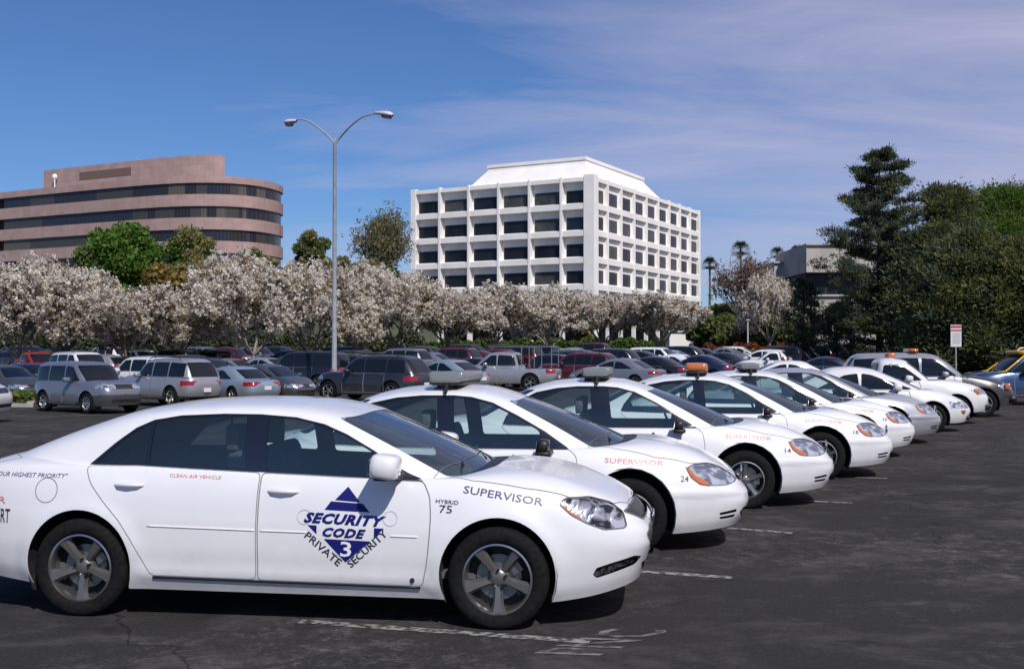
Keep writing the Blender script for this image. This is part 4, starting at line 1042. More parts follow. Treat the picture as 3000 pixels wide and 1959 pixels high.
def overlap(A, B):
    for P, Q in ((A, B), (B, A)):
        for i in range(2):
            ax = (P[i+1][0]-P[i][0], P[i+1][1]-P[i][1]); pa = [p[0]*ax[0]+p[1]*ax[1] for p in P]; pb_ = [p[0]*ax[0]+p[1]*ax[1] for p in Q]
            if max(pa) < min(pb_) or max(pb_) < min(pa): return False
    return True
def clash(kind, X, Y, head, pad=.12):
    c = corners(kind, X, Y, head, pad); return [l for b_, l in BOXES if overlap(c, b_)]
def bgcar(kind, colour, px, Y, head, label, cat=None, group='cars parked across the car park', dz=0):
    X = at(px, Y)
    if px:
        cl = clash(kind, X, Y, head, .0)
        if cl: print('CLASH', label, '|', cl)
        BOXES.append((corners(kind, X, Y, head, .0), label))
    if kind not in PROTO:
        base = {'boxy_suv': 'suv', 'clip_suv': 'suv', 'big_suv': 'suv', 'crossover': 'suv', 'small_pickup': 'pickup'}.get(kind, 'sedan' if 'sedan' in kind else kind)
        o, S, made = make_car(SP[kind], PAL[colour], 'parked_'+base, (0, 0, 0), 0, hi=False, label=label, cat='car', group=group)
        q = MB(); q.box((-SP[kind]['xr'][1][1]*-1-.015, 0, .62), (.02, .31, .15)); q.build('number_plate', M_PLATE, o)
        if kind in ('crossover', 'suv', 'big_suv'):
            rf = SP[kind]['zr'][2][1]; x0_, x1_ = SP[kind]['gt'][1]+.35, SP[kind]['gt'][0]-.35; yw = SP[kind]['gt'][2]-.05
            for s_ in (-1, 1):
                q = MB(); q.tube([(x1_+.1, s_*yw, rf+.02), (x1_-.05, s_*yw, rf+.075), (x0_+.05, s_*yw, rf+.065), (x0_-.1, s_*yw, rf)], .018, 6); q.build('roof_rail', M_BLACK, o, True)
        km = {}
        for c in COL.objects:
            if c.parent is not None and c.parent.name == o.name: km.setdefault(o.name, []).append(c)
        for c in km[o.name]:
            for c2 in COL.objects:
                if c2.parent == c: km.setdefault(c.name, []).append(c2)
        PROTO[kind] = (o, km, PAL[colour]); r = o
    else:
        o, km, pm = PROTO[kind]; r = copy_tree(o, None, km)
        if PAL[colour] is not pm:
            stack = [r]
            new = [c for c in COL.objects[-60:] if c.parent is not None]
            for c in new:
                a = c
                while a.parent is not None: a = a.parent
                if a is not r: continue
                for sl in c.material_slots:
                    if sl.material is pm: sl.link = 'OBJECT'; sl.material = PAL[colour]
    r['label'] = label; r['category'] = cat or {'pickup': 'pickup truck', 'small_pickup': 'pickup truck', 'minivan': 'van', 'boxy_suv': 'suv', 'suv': 'suv', 'big_suv': 'suv', 'crossover': 'suv'}.get(kind, 'car')
    r['group'] = group
    r.location = (X, Y, gz(X, Y)+dz); r.rotation_euler = (0, 0, radians(head)); return r
# ------------------------------------------------------------------ ground
M_ASPH = noise_mat('asphalt', (.030, .030, .032), (.055, .053, .054), 3, .92, spec=.08)
t = M_ASPH.node_tree; b = t.nodes['Principled BSDF']
def nn(tp, **k):
    n = t.nodes.new(tp)
    for a, v in k.items(): setattr(n, a, v)
    return n
def noise(scale, det=6, rough=.6, dist=0, st=None, loc=None):
    n = nn('ShaderNodeTexNoise'); n.inputs['Scale'].default_value = scale; n.inputs['Detail'].default_value = det; n.inputs['Roughness'].default_value = rough; n.inputs['Distortion'].default_value = dist
    mp_ = nn('ShaderNodeMapping'); mp_.inputs['Scale'].default_value = st or (1, 1, 1); mp_.inputs['Location'].default_value = loc or (0, 0, 0)
    co_ = nn('ShaderNodeTexCoord'); t.links.new(co_.outputs['Object'], mp_.inputs[0]); t.links.new(mp_.outputs[0], n.inputs['Vector']); return n.outputs['Fac']
def ramp(f, a, b_, ca=0., cb=1.):
    r = nn('ShaderNodeMapRange', clamp=True); r.inputs[1].default_value = a; r.inputs[2].default_value = b_; r.inputs[3].default_value = ca; r.inputs[4].default_value = cb
    t.links.new(f, r.inputs[0]); return r.outputs[0]
def mul(a, b_):
    n = nn('ShaderNodeMath', operation='MULTIPLY')
    for i, v in enumerate((a, b_)):
        if isinstance(v, (int, float)): n.inputs[i].default_value = v
        else: t.links.new(v, n.inputs[i])
    return n.outputs[0]
def mix(f, c1, c2):
    n = nn('ShaderNodeMix', data_type='RGBA')
    for i, v in ((0, f), (6, c1), (7, c2)):
        if isinstance(v, tuple): n.inputs[i].default_value = (*v, 1)
        elif isinstance(v, (int, float)): n.inputs[i].default_value = v
        else: t.links.new(v, n.inputs[i])
    return n.outputs[2]
base_c = mix(ramp(noise(.12, 4, .5), .35, .65), (.014, .0135, .0145), (.026, .0245, .0255))
base_c = mix(ramp(noise(140, 3, .7), .3, .75), base_c, (.046, .044, .044))
base_c = mix(mul(ramp(noise(34, 5, .9), .50, .60), .75), base_c, (.062, .059, .058))
base_c = mix(mul(ramp(noise(.9, 7, .72, .4, (1, 1.4, 1)), .50, .66), .55), base_c, (.105, .098, .095))        # worn sealcoat
base_c = mix(mul(mul(ramp(noise(5, 9, .85, .2), .50, .66), ramp(noise(.35, 4, .6, 0, None, (5, 3, 0)), .44, .60)), ramp(noise(45, 4, .9), .40, .60, .0, 1.)), base_c, (.23, .215, .205))   # bright scuffs
base_c = mix(mul(ramp(noise(1.4, 4, .6, .8, None, (9, 1, 0)), .60, .70), .6), base_c, (.020, .019, .019))  # oil
vo = nn('ShaderNodeTexVoronoi', feature='DISTANCE_TO_EDGE'); vo.inputs['Scale'].default_value = .16; vo.inputs['Randomness'].default_value = 1
vm = nn('ShaderNodeMapping'); vc = nn('ShaderNodeTexCoord'); dn = nn('ShaderNodeTexNoise'); dn.inputs['Scale'].default_value = .9; dn.inputs['Detail'].default_value = 6
t.links.new(vc.outputs['Object'], dn.inputs['Vector']); va = nn('ShaderNodeVectorMath', operation='MULTIPLY_ADD'); va.inputs[1].default_value = (1.6, 1.6, 0); t.links.new(dn.outputs['Color'], va.inputs[0]); t.links.new(vc.outputs['Object'], va.inputs[2]); t.links.new(va.outputs[0], vo.inputs['Vector'])
base_c = mix(mul(ramp(vo.outputs['Distance'], .0025, .0, 0, 1), .75), base_c, (.010, .010, .010))   # hairline cracks
base_c = mix(mul(ramp(noise(2.6, 8, .8, .3, (1, 1.2, 1), (8, 2, 0)), .56, .72), ramp(noise(.22, 2, .5, 0, None, (2, 7, 0)), .42, .62)), base_c, (.15, .14, .132))  # dried spills
t.links.new(base_c, b.inputs['Base Color'])
bp = nn('ShaderNodeBump'); bp.inputs['Strength'].default_value = .35; bp.inputs['Distance'].default_value = .01
t.links.new(noise(160, 3, .7), bp.inputs['Height']); t.links.new(bp.outputs[0], b.inputs['Normal'])
def sheet(name, xs, ys, m_, lift=0, kind='structure', hole=None):
    vs = [(x, y, gz(x, y)+lift) for y in ys for x in xs]; n = len(xs); fs = [(j*n+i, j*n+i+1, (j+1)*n+i+1, (j+1)*n+i) for j in range(len(ys)-1) for i in range(n-1)]
    o = mk(name, vs, fs, m_, smooth=True); o['kind'] = kind; return o
ys = list(np.arange(-60, 120, 2.0))+list(np.arange(120, 400, 15.))+[500, 800, 1500, 3000, 6000]
xs = [-6000, -2000, -600, -200, -120]+list(np.arange(-80, 100, 2.5))+[120, 200, 600, 2000, 6000]
sheet('car_park_ground', xs, ys, M_ASPH)
# painted stall lines, each a thin worn sheet
m_line = noise_mat('worn_line_paint', (.30, .29, .275), (.045, .043, .042), 16, .8, lo=.42, hi=.58)
def gpt(px, py):
    """ground point seen at a place of the 2380 px wide picture"""
    Y = 2600*CAM_H/(py-818.35)
    for _ in range(6): Y = 2600*(CAM_H-gz(at(px, Y), Y))/(py-818.35)
    return Vector((at(px, Y), Y, 0))
lines = [((1490, 1326), (1700, 1340)), ((1690, 1226), (1840, 1237)), ((1880, 1163), (1978, 1168)), ((1985, 1108), (2060, 1111)), ((700, 1441), (1370, 1488)), ((2330, 925), (2380, 926)), ((0, 1015), (60, 1014)), ((-10, 965), (70, 966))]
q = MB()
for a, b_ in lines:
    A, B = gpt(*a), gpt(*b_); d = (B-A).normalized(); n_ = Vector((-d.y, d.x, 0))*.05
    q = MB(); q.add([(p.x, p.y, gz(p.x, p.y)+.004) for p in (A-n_, B-n_, B+n_, A+n_)], [(0, 1, 2, 3)])
    o = q.build('stall_line', m_line); tag(o, kind='structure')
v, f = text_mesh('PNC', 1.0, wscale=.8, bold=.012); A = gpt(1395, 1520); B = gpt(1560, 1462); up = (gpt(1600, 1492)-A)
d = (B-A); a_ = np.array(v); a_ = (a_-a_.min(0))/(a_.max(0)-a_.min(0)); sidev = Vector((d.y, -d.x, 0)).normalized()*-.42
vs = []
for x, y in a_:
    p = A+d*x+Vector((-.40, .05, 0))*y; vs.append((p.x, p.y, .004))
o = mk('painted_letters', vs, f, noise_mat('worn_letter_paint', (.19, .18, .175), (.045, .043, .042), 9, .8, lo=.42, hi=.60)); o['kind'] = 'structure'
# far hills
random.seed(5)
M_HILL = noise_mat('hill_chaparral', (.05, .065, .04), (.10, .10, .06), .01, .95)
def hills(name, Y, x0, x1, h0, h1, dep=600):
    n = 60; vs = []; fs = []
    for j, (dy, k) in enumerate(((0, 0), (dep*.5, .75), (dep, 1), (dep*2, .2))):
        for i in range(n):
            x = x0+(x1-x0)*i/(n-1); h = (h0+(h1-h0)*i/(n-1))*(1+.16*sin(i*.55)+.10*sin(i*1.7+1)+.05*sin(i*3.9))
            vs.append((x, Y+dy, h*k))
    for j in range(3):
        for i in range(n-1): fs.append((j*n+i, j*n+i+1, (j+1)*n+i+1, (j+1)*n+i))
    o = mk(name, vs, fs, M_HILL, smooth=True); o['kind'] = 'structure'
hills('hills', 3000, -3000, 3500, 120, 190)
# ------------------------------------------------------------------ kerbed islands
M_CONC = noise_mat('concrete', (.30, .29, .27), (.42, .41, .38), 2.5, .85)
M_BED = noise_mat('bark_mulch', (.035, .025, .018), (.09, .07, .045), 14, .95)
def island(name, pts, label):
    root = empty(name, (0, 0, 0), 0, label, 'planting bed', 'kerbed planting beds')
    n = len(pts); q = MB(); vs = []; fs = []
    c = sum((Vector((*p, 0)) for p in pts), Vector())/n
    inner = [((c.x+(p[0]-c.x)*(1-.3/max(1, (Vector((*p, 0))-c).length))), (c.y+(p[1]-c.y)*(1-.3/max(1, (Vector((*p, 0))-c).length)))) for p in pts]
    for i in range(n):
        for (x, y), h in ((pts[i], -.1), (pts[i], .14), (inner[i], .14), (inner[i], .0)): vs.append((x, y, gz(x, y)+h))
    for i in range(n):
        k = (i+1) % n
        for j in range(3): fs.append((4*i+j, 4*k+j, 4*k+j+1, 4*i+j+1))
    q.add(vs, fs); q.build('kerb', M_CONC, root)
    q = MB(); q.add([(x, y, gz(x, y)+.10) for x, y in inner], [list(range(n))]); q.build('soil', M_BED, root)
    return inner
# --- rest of the patrol row
def proto_recolor(r, frm, to):
    new = list(COL.objects)
    for c in new:
        a = c
        while a.parent is not None: a = a.parent
        if a is r:
            for sl in c.material_slots:
                if sl.material is frm: sl.link = 'OBJECT'; sl.material = to
o = copy_tree(carB, None, kmap); place(o, 2068, 21.6, -8.5); o['label'] = 'silver sedan parked in the white patrol row'; proto_recolor(o, P_WHITE, paint('silver_paint', (.50, .51, .55), .5, .3)); o.name = 'parked_sedan'
for c in list(COL.objects):
    if c.parent == o and c.name.startswith('fender_lettering'): bpy.data.objects.remove(c)
    elif c.parent is not None and c.parent.parent == o and c.name.startswith('door_emblem'): bpy.data.objects.remove(c)
def by_nose(o, px, Y, Lf, head):
    """put the middle of the front bumper at a bearing and distance"""
    t_ = radians(head); X = at(px, Y); o.location = (X-Lf*cos(t_), Y-Lf*sin(t_), gz(X, Y)); o.rotation_euler = (0, 0, t_)
o = bgcar('sedan_round', 'white', 0, 25, 0, 'white rounded sedan with small amber marker lamp, just before the white pickup', group=GROUP_ROW)
by_nose(o, 2246, 25.6, 2.22, -9)
q = MB(); q.rbox((2.005, -.62, .47), (.10, .10, .05)); q.build('marker_lamp', M_AMBER, o)
q = MB(); q.lathe([(.0001, .0), (.055, 0), (.05, .05)], 14, 'x', c=(2.10, -.50, .32)); q.build('fog_lamp', M_BLACK, o)
o = bgcar('small_pickup', 'white', 0, 25, 0, 'white compact pickup truck with a grey bumper near the far end of the row', group=GROUP_ROW)
by_nose(o, 2285, 28.3, 2.35, -9)
q = MB(); q.rbox((2.24, 0, .48), (.24, 1.42, .20), e=.45); q.build('front_bumper', mat('bumper_grey', (.12, .13, .15), .4, .4), o, True)
q = MB(); q.rbox((1.985, -.755, .80), (.13, .10, .15)); q.build('corner_lamp', M_AMBER, o, True)
q = MB(); q.rbox((1.985, .755, .80), (.13, .10, .15)); q.build('corner_lamp', M_AMBER, o, True)
q = MB(); q.rbox((.08, 0, 1.71), (.20, .55, .12)); q.build('beacon', M_AMBER, o, True)
o = bgcar('clip_suv', 'silver', 0, 25, 0, 'silver truck with dark hood and black bumper at the far end of the row', group=GROUP_ROW)
by_nose(o, 2345, 31.5, 2.35, -10)
q = MB(); q.rbox((2.25, 0, .50), (.28, 1.66, .26), e=.4); q.build('front_bumper', M_BLACK, o, True)
for s in (-1, 1):
    q = MB(); q.rbox((2.10, s*.80, .84), (.14, .14, .17)); q.build('corner_lamp', M_AMBER, o, True)
q = MB(); q.rbox((-.3, 0, 1.84), (.26, 1.2, .10)); q.build('light_bar', M_AMBER, o, True)

# --- blue vehicle with yellow roof at the right edge
o = bgcar('suv', 'blue', 2385, 38.5, 178, 'blue vehicle with a yellow roof at the right edge of the car park', cat='car', group='cars parked across the car park')
M_YEL = paint('taxi_yellow', (.75, .42, .02)); S_ = SP['suv']['_skin']
q = MB(); q.rbox((-.80, 0, 1.775), (2.7, 1.46, .17)); q.build('roof_panel', M_YEL, o, True)
for s in (-1, 1):
    q = MB(); q.tube([(1.30, s*.78, 1.09), (1.02, s*.80, 1.14), (.62, s*.735, 1.45), (.30, s*.66, 1.70)], .034, 6); q.build('pillar_trim', M_YEL, o, True)
q = MB()
for s in (-1, 1): q.tube([(.1, s*.5, 1.84), (0, s*.5, 1.93), (-1.5, s*.5, 1.93), (-1.6, s*.5, 1.84)], .025, 6)
for k in range(4): q.tube([(-.1-.45*k, -.5, 1.93), (-.1-.45*k, .5, 1.93)], .018, 6)
q.build('roof_rack', mat('rack_white', (.7, .7, .72), .4), o)

# --- nearest rows across the aisle
bgcar('boxy_suv', 'greyblue', 205, 37.5, -38, 'grey blue boxy suv with dark bumpers, nearest car on the left across the aisle')
bgcar('suv', 'silver', 392, 42.0, 142, 'silver suv seen from behind, right beside the grey blue boxy suv')
bgcar('sedan', 'lightblue', 537, 44.3, 138, 'light blue sedan seen from behind beside the silver suv')
bgcar('sedan_round', 'grey', 634, 46.5, -40, 'dark grey sedan with its nose towards us, beside the light blue sedan')
bgcar('crossover', 'charcoal', 868, 41.5, 152, 'dark charcoal crossover with red tail lamp, standing in front of the street lamp')
bgcar('sedan_round', 'lightblue', 1035, 50, 140, 'pale blue sedan between the charcoal crossover and the silver pickup')
pk = bgcar('pickup', 'silver', 1165, 52.0, 166, 'silver pickup truck with a tall ladder rack over its bed')
q = MB()
for x in (-1.15, -1.75, -2.55):
    for s in (-1, 1): q.tube([(x, s*.78, 1.05), (x, s*.76, 1.98)], .022, 5)
    q.tube([(x, -.78, 1.98), (x, .78, 1.98)], .022, 5)
for s in (-1, 1): q.tube([(.4, s*.76, 1.99), (-2.6, s*.76, 1.99)], .022, 5)
q.build('ladder_rack', mat('rack_grey', (.25, .27, .30), .4, .5), pk)
bgcar('crossover', 'maroon', 1345, 58, 150, 'dark maroon suv with a red tail lamp right of the silver pickup')
bgcar('sedan', 'greyblue', 1432, 53.8, 150, 'slate blue sedan with red tail lamps above the second patrol car')
bgcar('sedan', 'black', 1508, 60.2, 150, 'black sedan seen from behind between the slate blue sedan and the white one')
bgcar('sedan', 'white', 1556, 66, 150, 'white sedan in the middle distance left of the amber light bar')
bgcar('sedan_round', 'navy', 1618, 63, 150, 'navy sedan right behind the amber light bar')
bgcar('sedan', 'charcoal', 1668, 71, 150, 'charcoal sedan right of the navy sedan')
bgcar('sedan', 'white', 1812, 47, 172, 'white sedan side-on behind the fourth patrol car')
bgcar('small_pickup', 'white', 1800, 66, 165, 'small white pickup truck behind the side-on white sedan')
bgcar('sedan', 'navy', 1905, 60, 160, 'navy sedan to the right of the side-on white sedan')
bgcar('big_suv', 'black', 700, 56, 160, 'black suv with a tall red tail lamp left of the street lamp')
bgcar('big_suv', 'white', 195, 57, -42, 'big white suv behind the grey blue boxy suv')
bgcar('minivan', 'charcoal', 448, 57, -40, 'dark van parked behind the silver suv')
bgcar('pickup', 'white', 330, 72, -40, 'white pickup truck behind, between the white suv and the dark van')
bgcar('pickup', 'red', 88, 66, -45, 'red pickup truck under the blossom trees at the left')
bgcar('sedan', 'navy', 70, 52, -40, 'navy sedan at the left behind the grass island')
bgcar('sedan_round', 'grey', 20, 47, -42, 'grey sedan at the left edge behind the grass island')
o = bgcar('big_suv', 'white', 0, 30, 0, 'white vehicle cut off by the left edge of the picture'); by_nose(o, 14, 31, 2.45, 4)
# --- back rows: seeded fill of single cars, each one its own thing; rows run obliquely away, cars stand square to them
random.seed(11)
for cx, cy, w_, l_ in ((at(777, 50), 50, .6, .6), (at(2222, 50), 50, .5, .5)): BOXES.append(([(cx-w_, cy-l_), (cx+w_, cy-l_), (cx+w_, cy+l_), (cx-w_, cy+l_)], 'post'))
BOXES.append(([(-30, 41), (-17, 41), (-17, 46), (-30, 46)], 'bed'))
kinds = ['sedan', 'sedan', 'sedan_round', 'sedan_round', 'crossover', 'suv', 'sedan', 'boxy_suv', 'hatch', 'crossover']
cols = ['black', 'charcoal', 'navy', 'grey', 'greyblue', 'black', 'charcoal', 'silver', 'white', 'green', 'navy', 'charcoal', 'grey', 'maroon', 'black', 'lightblue']
nice = {'greyblue': 'slate blue', 'lightblue': 'light blue', 'navy': 'navy blue'}
kn = {'sedan': 'sedan', 'sedan_round': 'rounded sedan', 'crossover': 'crossover', 'suv': 'suv', 'minivan': 'van', 'boxy_suv': 'boxy suv', 'hatch': 'hatchback', 'big_suv': 'tall suv', 'small_pickup': 'pickup truck'}
marks = [(-30, 'left edge'), (60, 'left patch of ground cover'), (205, 'boxy grey suv'), (285, 'green round tree'), (448, 'airy green tree'), (590, 'tallest blossoming tree'), (660, 'end of the pink building'), (776, 'street lamp'), (868, 'charcoal crossover'), (955, 'left end of the white building'), (1040, 'first light bar'), (1165, 'ladder rack'), (1275, 'fifth column of the white building'), (1390, 'corner of the white building'),
         (1535, 'dark forked blossoming tree'), (1625, 'right end of the white building'), (1722, 'tallest palm'), (1815, 'side-on white sedan'), (1868, 'small pine'), (1945, 'smaller dark pine'), (2045, 'tall pine trunk'), (2135, 'dark conifer'), (2222, 'notice board')]
used_lab = set(); nfill = 0
def band(Y): return 'near' if Y < 56 else ('middle' if Y < 68 else ('far' if Y < 80 else 'farthest'))
rd = Vector((cos(radians(60)), sin(radians(60)), 0)); rp = Vector((cos(radians(-30)), sin(radians(-30)), 0))
for r in range(-5, 12):
    for side_ in (0, 1):
        for k in range(-12, 30):
            p = Vector((0, 58, 0))+rp*(r*16.6+side_*5.3)+rd*(k*2.85)
            X, Y = p.x+random.uniform(-.1, .1), p.y+random.uniform(-.15, .15)
            if not (46 < Y < 92): continue
            px = 1190+2600*X/Y
            if not (-40 < px < 2200) or (px > 1900 and Y < 58): continue
            if random.random() < .10: continue
            hd = (150 if side_ else -30)+random.uniform(-1.5, 1.5)
            kd = random.choice(kinds); c = random.choice(cols)
            if kd in ('big_suv', 'minivan') and (Y > 62 and px > 600): kd = 'sedan'
            if clash(kd, X, Y, hd): continue
            for _ in range(40):
                mk_ = min(marks, key=lambda q: abs(q[0]-px)); sd = 'left of' if px < mk_[0] else 'right of'
                lab = '%s %s, %s rows, just %s the %s' % (nice.get(c, c), kn[kd], band(Y), sd, mk_[1])
                if lab not in used_lab: break
                c = random.choice(cols); kd = random.choice(['sedan', 'sedan_round', 'crossover', 'hatch', 'suv'])
                if clash(kd, X, Y, hd): kd = 'hatch'
            else: continue
            used_lab.add(lab); bgcar(kd, c, px, Y, hd, lab); nfill += 1
print('FILL', nfill)
# ------------------------------------------------------------------ white office building: deep concrete grid
M_CONCW = noise_mat('white_precast', (.80, .765, .73), (.90, .875, .85), .28, .75, lo=.3, hi=.7)
M_WINW = noise_mat('office_glass', (.004, .005, .008), (.014, .017, .026), .25, .28, lo=.3, hi=.7, spec=.3)
WV = [M_WINW, M_WINW, M_WINW, noise_mat('office_glass_blinds', (.03, .032, .036), (.07, .07, .07), .6, .3, spec=.3), noise_mat('office_glass_blue', (.008, .012, .022), (.025, .032, .05), .3, .2, spec=.4)]
random.seed(21)
M_DARK = mat('recess_shade', (.02, .02, .022), .8)  # near-black colour stands in for the shade inside recesses
GZB = 2.3
wb = empty('office_building', (11.95, 163.5, 0), radians(61.5), 'white concrete office building with deep square window grid and flared rooftop penthouse', 'building')
LA, LB = 32.0, 47.4; NA_, NB_ = 6, 9; DEP = 1.05; DR = .50; ZT = 27.6
W0 = 23.95; PITCH = 3.98
q = MB()
q.box((LB/2+DEP/2, LA/2+DR/2, (ZT-.5+8.9)/2), (LB-DEP, LA-DR, ZT-.5-8.9))            # core behind the grid
q.box((LB/2+2, LA/2+2, (8.9+GZB)/2-.5), (LB-9, LA-9, 8.9-GZB+1), mi=1)
for k in range(5):
    b0 = W0-PITCH*k
    rows_left = k < 4
    # spandrels: front face .95 high, sill sloping back up to the window
    def spandrel(x0, y0, x1, y1, left):
        zt, zb_ = b0-.22, b0-1.05
        if left: vs = [(0, y0, zb_), (0, y0, zt), (DEP-.02, y0, b0), (DEP-.02, y0, zb_), (0, y1, zb_), (0, y1, zt), (DEP-.02, y1, b0), (DEP-.02, y1, zb_)]
        else: vs = [(x0, 0, zb_), (x0, 0, zt), (x0, DR-.02, b0), (x0, DR-.02, zb_), (x1, 0, zb_), (x1, 0, zt), (x1, DR-.02, b0), (x1, DR-.02, zb_)]
        fs = [(0, 1, 2, 3), (7, 6, 5, 4), (0, 4, 5, 1), (1, 5, 6, 2), (2, 6, 7, 3), (3, 7, 4, 0)]
        q.add(vs, fs)
    if k < 4: spandrel(0, .5, 0, LA-.3, True)
    spandrel(.5, 0, LB-.3, 0, False)
q.box((DEP/2, LA/2+.1, ZT-.32), (DEP-.004, LA-.8, .60)); q.box((LB/2+.1, DEP/2, ZT-.321), (LB-.8, DEP-.004, .60))
for i in range(NA_+1):
    y = LA*i/NA_; w_ = .34 if 0 < i < NA_ else .9
    y = min(max(y, w_/2), LA-w_/2) if i else .0
    if i == 0: continue
    q.box((DEP/2-.04, y, (ZT+GZB)/2+.08), (DEP+.08, w_, ZT-GZB+.2))
for i in range(1, NB_+1):
    x = LB*i/NB_; w_ = .42 if i < NB_ else .9; x = min(x, LB-w_/2)
    q.box((x, DR/2-.03, (ZT+GZB)/2+.08), (w_, DR+.06, ZT-GZB+.2))
q.box((.75, .75, (ZT+GZB)/2+.15), (1.66, 1.66, ZT-GZB+.3))
q.build('facade', [M_CONCW, M_DARK], wb)
n = 0
for k in range(5):
    b0 = W0-PITCH*k
    if k < 4:
        for i in range(NA_):
            y0 = LA*i/NA_; y1 = LA*(i+1)/NA_; m_ = MB(); m_.box((DEP-.02, (y0+y1)/2, b0+.92), (.09, y1-y0-.9, 1.85)); m_.build('window', random.choice(WV), wb)
    for i in range(NB_):
        x0 = LB*i/NB_; x1 = LB*(i+1)/NB_; m_ = MB(); m_.box(((x0+x1)/2+(.35 if i == 0 else .15), DR-.02, b0+1.02), (x1-x0-(1.9 if i else 2.3), .09, 1.9)); m_.build('window', random.choice(WV), wb)
        m_ = None
def ring(a0, a1, b0, b1, z): return [(b0, a0, z), (b1, a0, z), (b1, a1, z), (b0, a1, z)]
rs = [ring(.4, 21.3, .4, 29.2, ZT-.05), ring(.9, 20.8, .9, 28.2, ZT+.55), ring(1.7, 20.0, 1.7, 27.0, ZT+1.6), ring(2.3, 19.3, 2.3, 26.0, ZT+2.4), ring(2.5, 19.1, 2.5, 25.6, ZT+2.95), ring(2.3, 19.3, 2.3, 25.8, ZT+2.97), ring(2.3, 19.3, 2.3, 25.8, ZT+3.45)]
vs = [p for r in rs for p in r]; fs = []
for i in range(len(rs)-1):
    for j in range(4):
        l = (j+1) % 4; fs.append((4*i+j, 4*i+l, 4*i+4+l, 4*i+4+j))
fs.append([4*(len(rs)-1)+j for j in range(4)])
mk('penthouse', vs, fs, M_CONCW, wb)
m_ = MB(); m_.box((LB/2, LA/2, ZT-.55), (LB-3, LA-3, .08)); m_.build('roof_deck', mat('roof_gravel', (.35, .34, .32), .9), wb)

# low white wall at the foot of the building
kb = empty('low_wall', (at(1590, 128), 128, gz(20, 128)), radians(4), 'low white rendered wall with a flat cap at the right foot of the white building', 'wall')
q = MB(); q.box((0, 0, 1.2), (3.9, 2.5, 2.4)); q.build('wall', M_CONCW, kb)
q = MB(); q.box((0, 0, 2.50), (4.3, 2.9, .16)); q.build('cap', M_CONCW, kb)

# ------------------------------------------------------------------ pink building with the curved front
def catmull(P, n=8):
    P = [np.array(p, float) for p in P]; out = []
    for i in range(len(P)-1):
        p0, p1, p2, p3 = P[max(i-1, 0)], P[i], P[i+1], P[min(i+2, len(P)-1)]
        for k in range(n):
            t_ = k/n; out.append(.5*((2*p1)+(-p0+p2)*t_+(2*p0-5*p1+4*p2-p3)*t_**2+(-p0+3*p1-3*p2+p3)*t_**3))
    out.append(P[-1]); return np.array(out)
PL = catmull([(-150, 236), (-122, 221), (-94, 206), (-75, 196), (-62, 189.5), (-54, 187), (-48, 187.3), (-43.8, 190), (-41.4, 195), (-41.0, 200), (-42.6, 203), (-46, 207)], 7)
def offset(P, d):
    T = np.gradient(P, axis=0); T /= np.linalg.norm(T, axis=1)[:, None]; return P+np.stack([-T[:, 1], T[:, 0]], 1)*d
M_PINK = noise_mat('pink_granite', (.37, .25, .228), (.45, .312, .285), .5, .7, lo=.3, hi=.7)
t_ = M_PINK.node_tree
w_ = t_.nodes.new('ShaderNodeTexBrick'); w_.inputs['Scale'].default_value = 1.0; w_.inputs['Brick Width'].default_value = 1.5; w_.inputs['Row Height'].default_value = .98; w_.inputs['Mortar Size'].default_value = .035; w_.offset = 0
w_.inputs['Color1'].default_value = (1, 1, 1, 1); w_.inputs['Color2'].default_value = (.90, .90, .90, 1); w_.inputs['Mortar'].default_value = (.82, .80, .80, 1)
co_ = t_.nodes.new('ShaderNodeTexCoord'); mp_ = t_.nodes.new('ShaderNodeMapping'); mp_.inputs['Rotation'].default_value = (radians(90), 0, 0); t_.links.new(co_.outputs['Object'], mp_.inputs[0]); t_.links.new(mp_.outputs[0], w_.inputs['Vector'])
mx_ = t_.nodes.new('ShaderNodeMix'); mx_.data_type = 'RGBA'; mx_.blend_type = 'MULTIPLY'; mx_.inputs[0].default_value = 1
r_ = [n for n in t_.nodes if n.type == 'VALTORGB'][0]; t_.links.new(r_.outputs[0], mx_.inputs[6]); t_.links.new(w_.outputs['Color'], mx_.inputs[7]); t_.links.new(mx_.outputs[2], t_.nodes['Principled BSDF'].inputs['Base Color'])
def pane_mat(name, c):
    m_ = mat(name, c, .22, spec=.4); t = m_.node_tree; w_ = t.nodes.new('ShaderNodeTexWave'); w_.inputs['Scale'].default_value = .55; w_.wave_profile = 'SAW'; w_.inputs['Distortion'].default_value = 0
    co = t.nodes.new('ShaderNodeTexCoord'); t.links.new(co.outputs['Object'], w_.inputs['Vector']); r = t.nodes.new('ShaderNodeValToRGB'); r.color_ramp.interpolation = 'CONSTANT'
    r.color_ramp.elements[0].color = (.05, .043, .04, 1); r.color_ramp.elements[1].color = (*c, 1); r.color_ramp.elements[1].position = .12
    t.links.new(w_.outputs['Fac'], r.inputs[0]); t.links.new(r.outputs[0], t.nodes['Principled BSDF'].inputs['Base Color']); return m_
M_PGL = [pane_mat('bronze_glass', (.022, .019, .020)), pane_mat('bronze_glass_blind', (.10, .088, .072)), pane_mat('bronze_glass_blue', (.020, .022, .036)), pane_mat('bronze_glass_grey', (.055, .05, .046))]
def strip(P, z0, z1, thick, name, m_, parent, cap=True):
    I = offset(P, thick); n = len(P); vs = []
    for a, b_ in zip(P, I): vs += [(a[0], a[1], z0), (a[0], a[1], z1), (b_[0], b_[1], z1), (b_[0], b_[1], z0)]
    fs = []
    for i in range(n-1):
        for j in range(4):
            l = (j+1) % 4; fs.append((4*i+j, 4*(i+1)+j, 4*(i+1)+l, 4*i+l))
    fs += [(0, 1, 2, 3), (4*n-1, 4*n-2, 4*n-3, 4*n-4)]
    return mk(name, vs, fs, m_, parent)
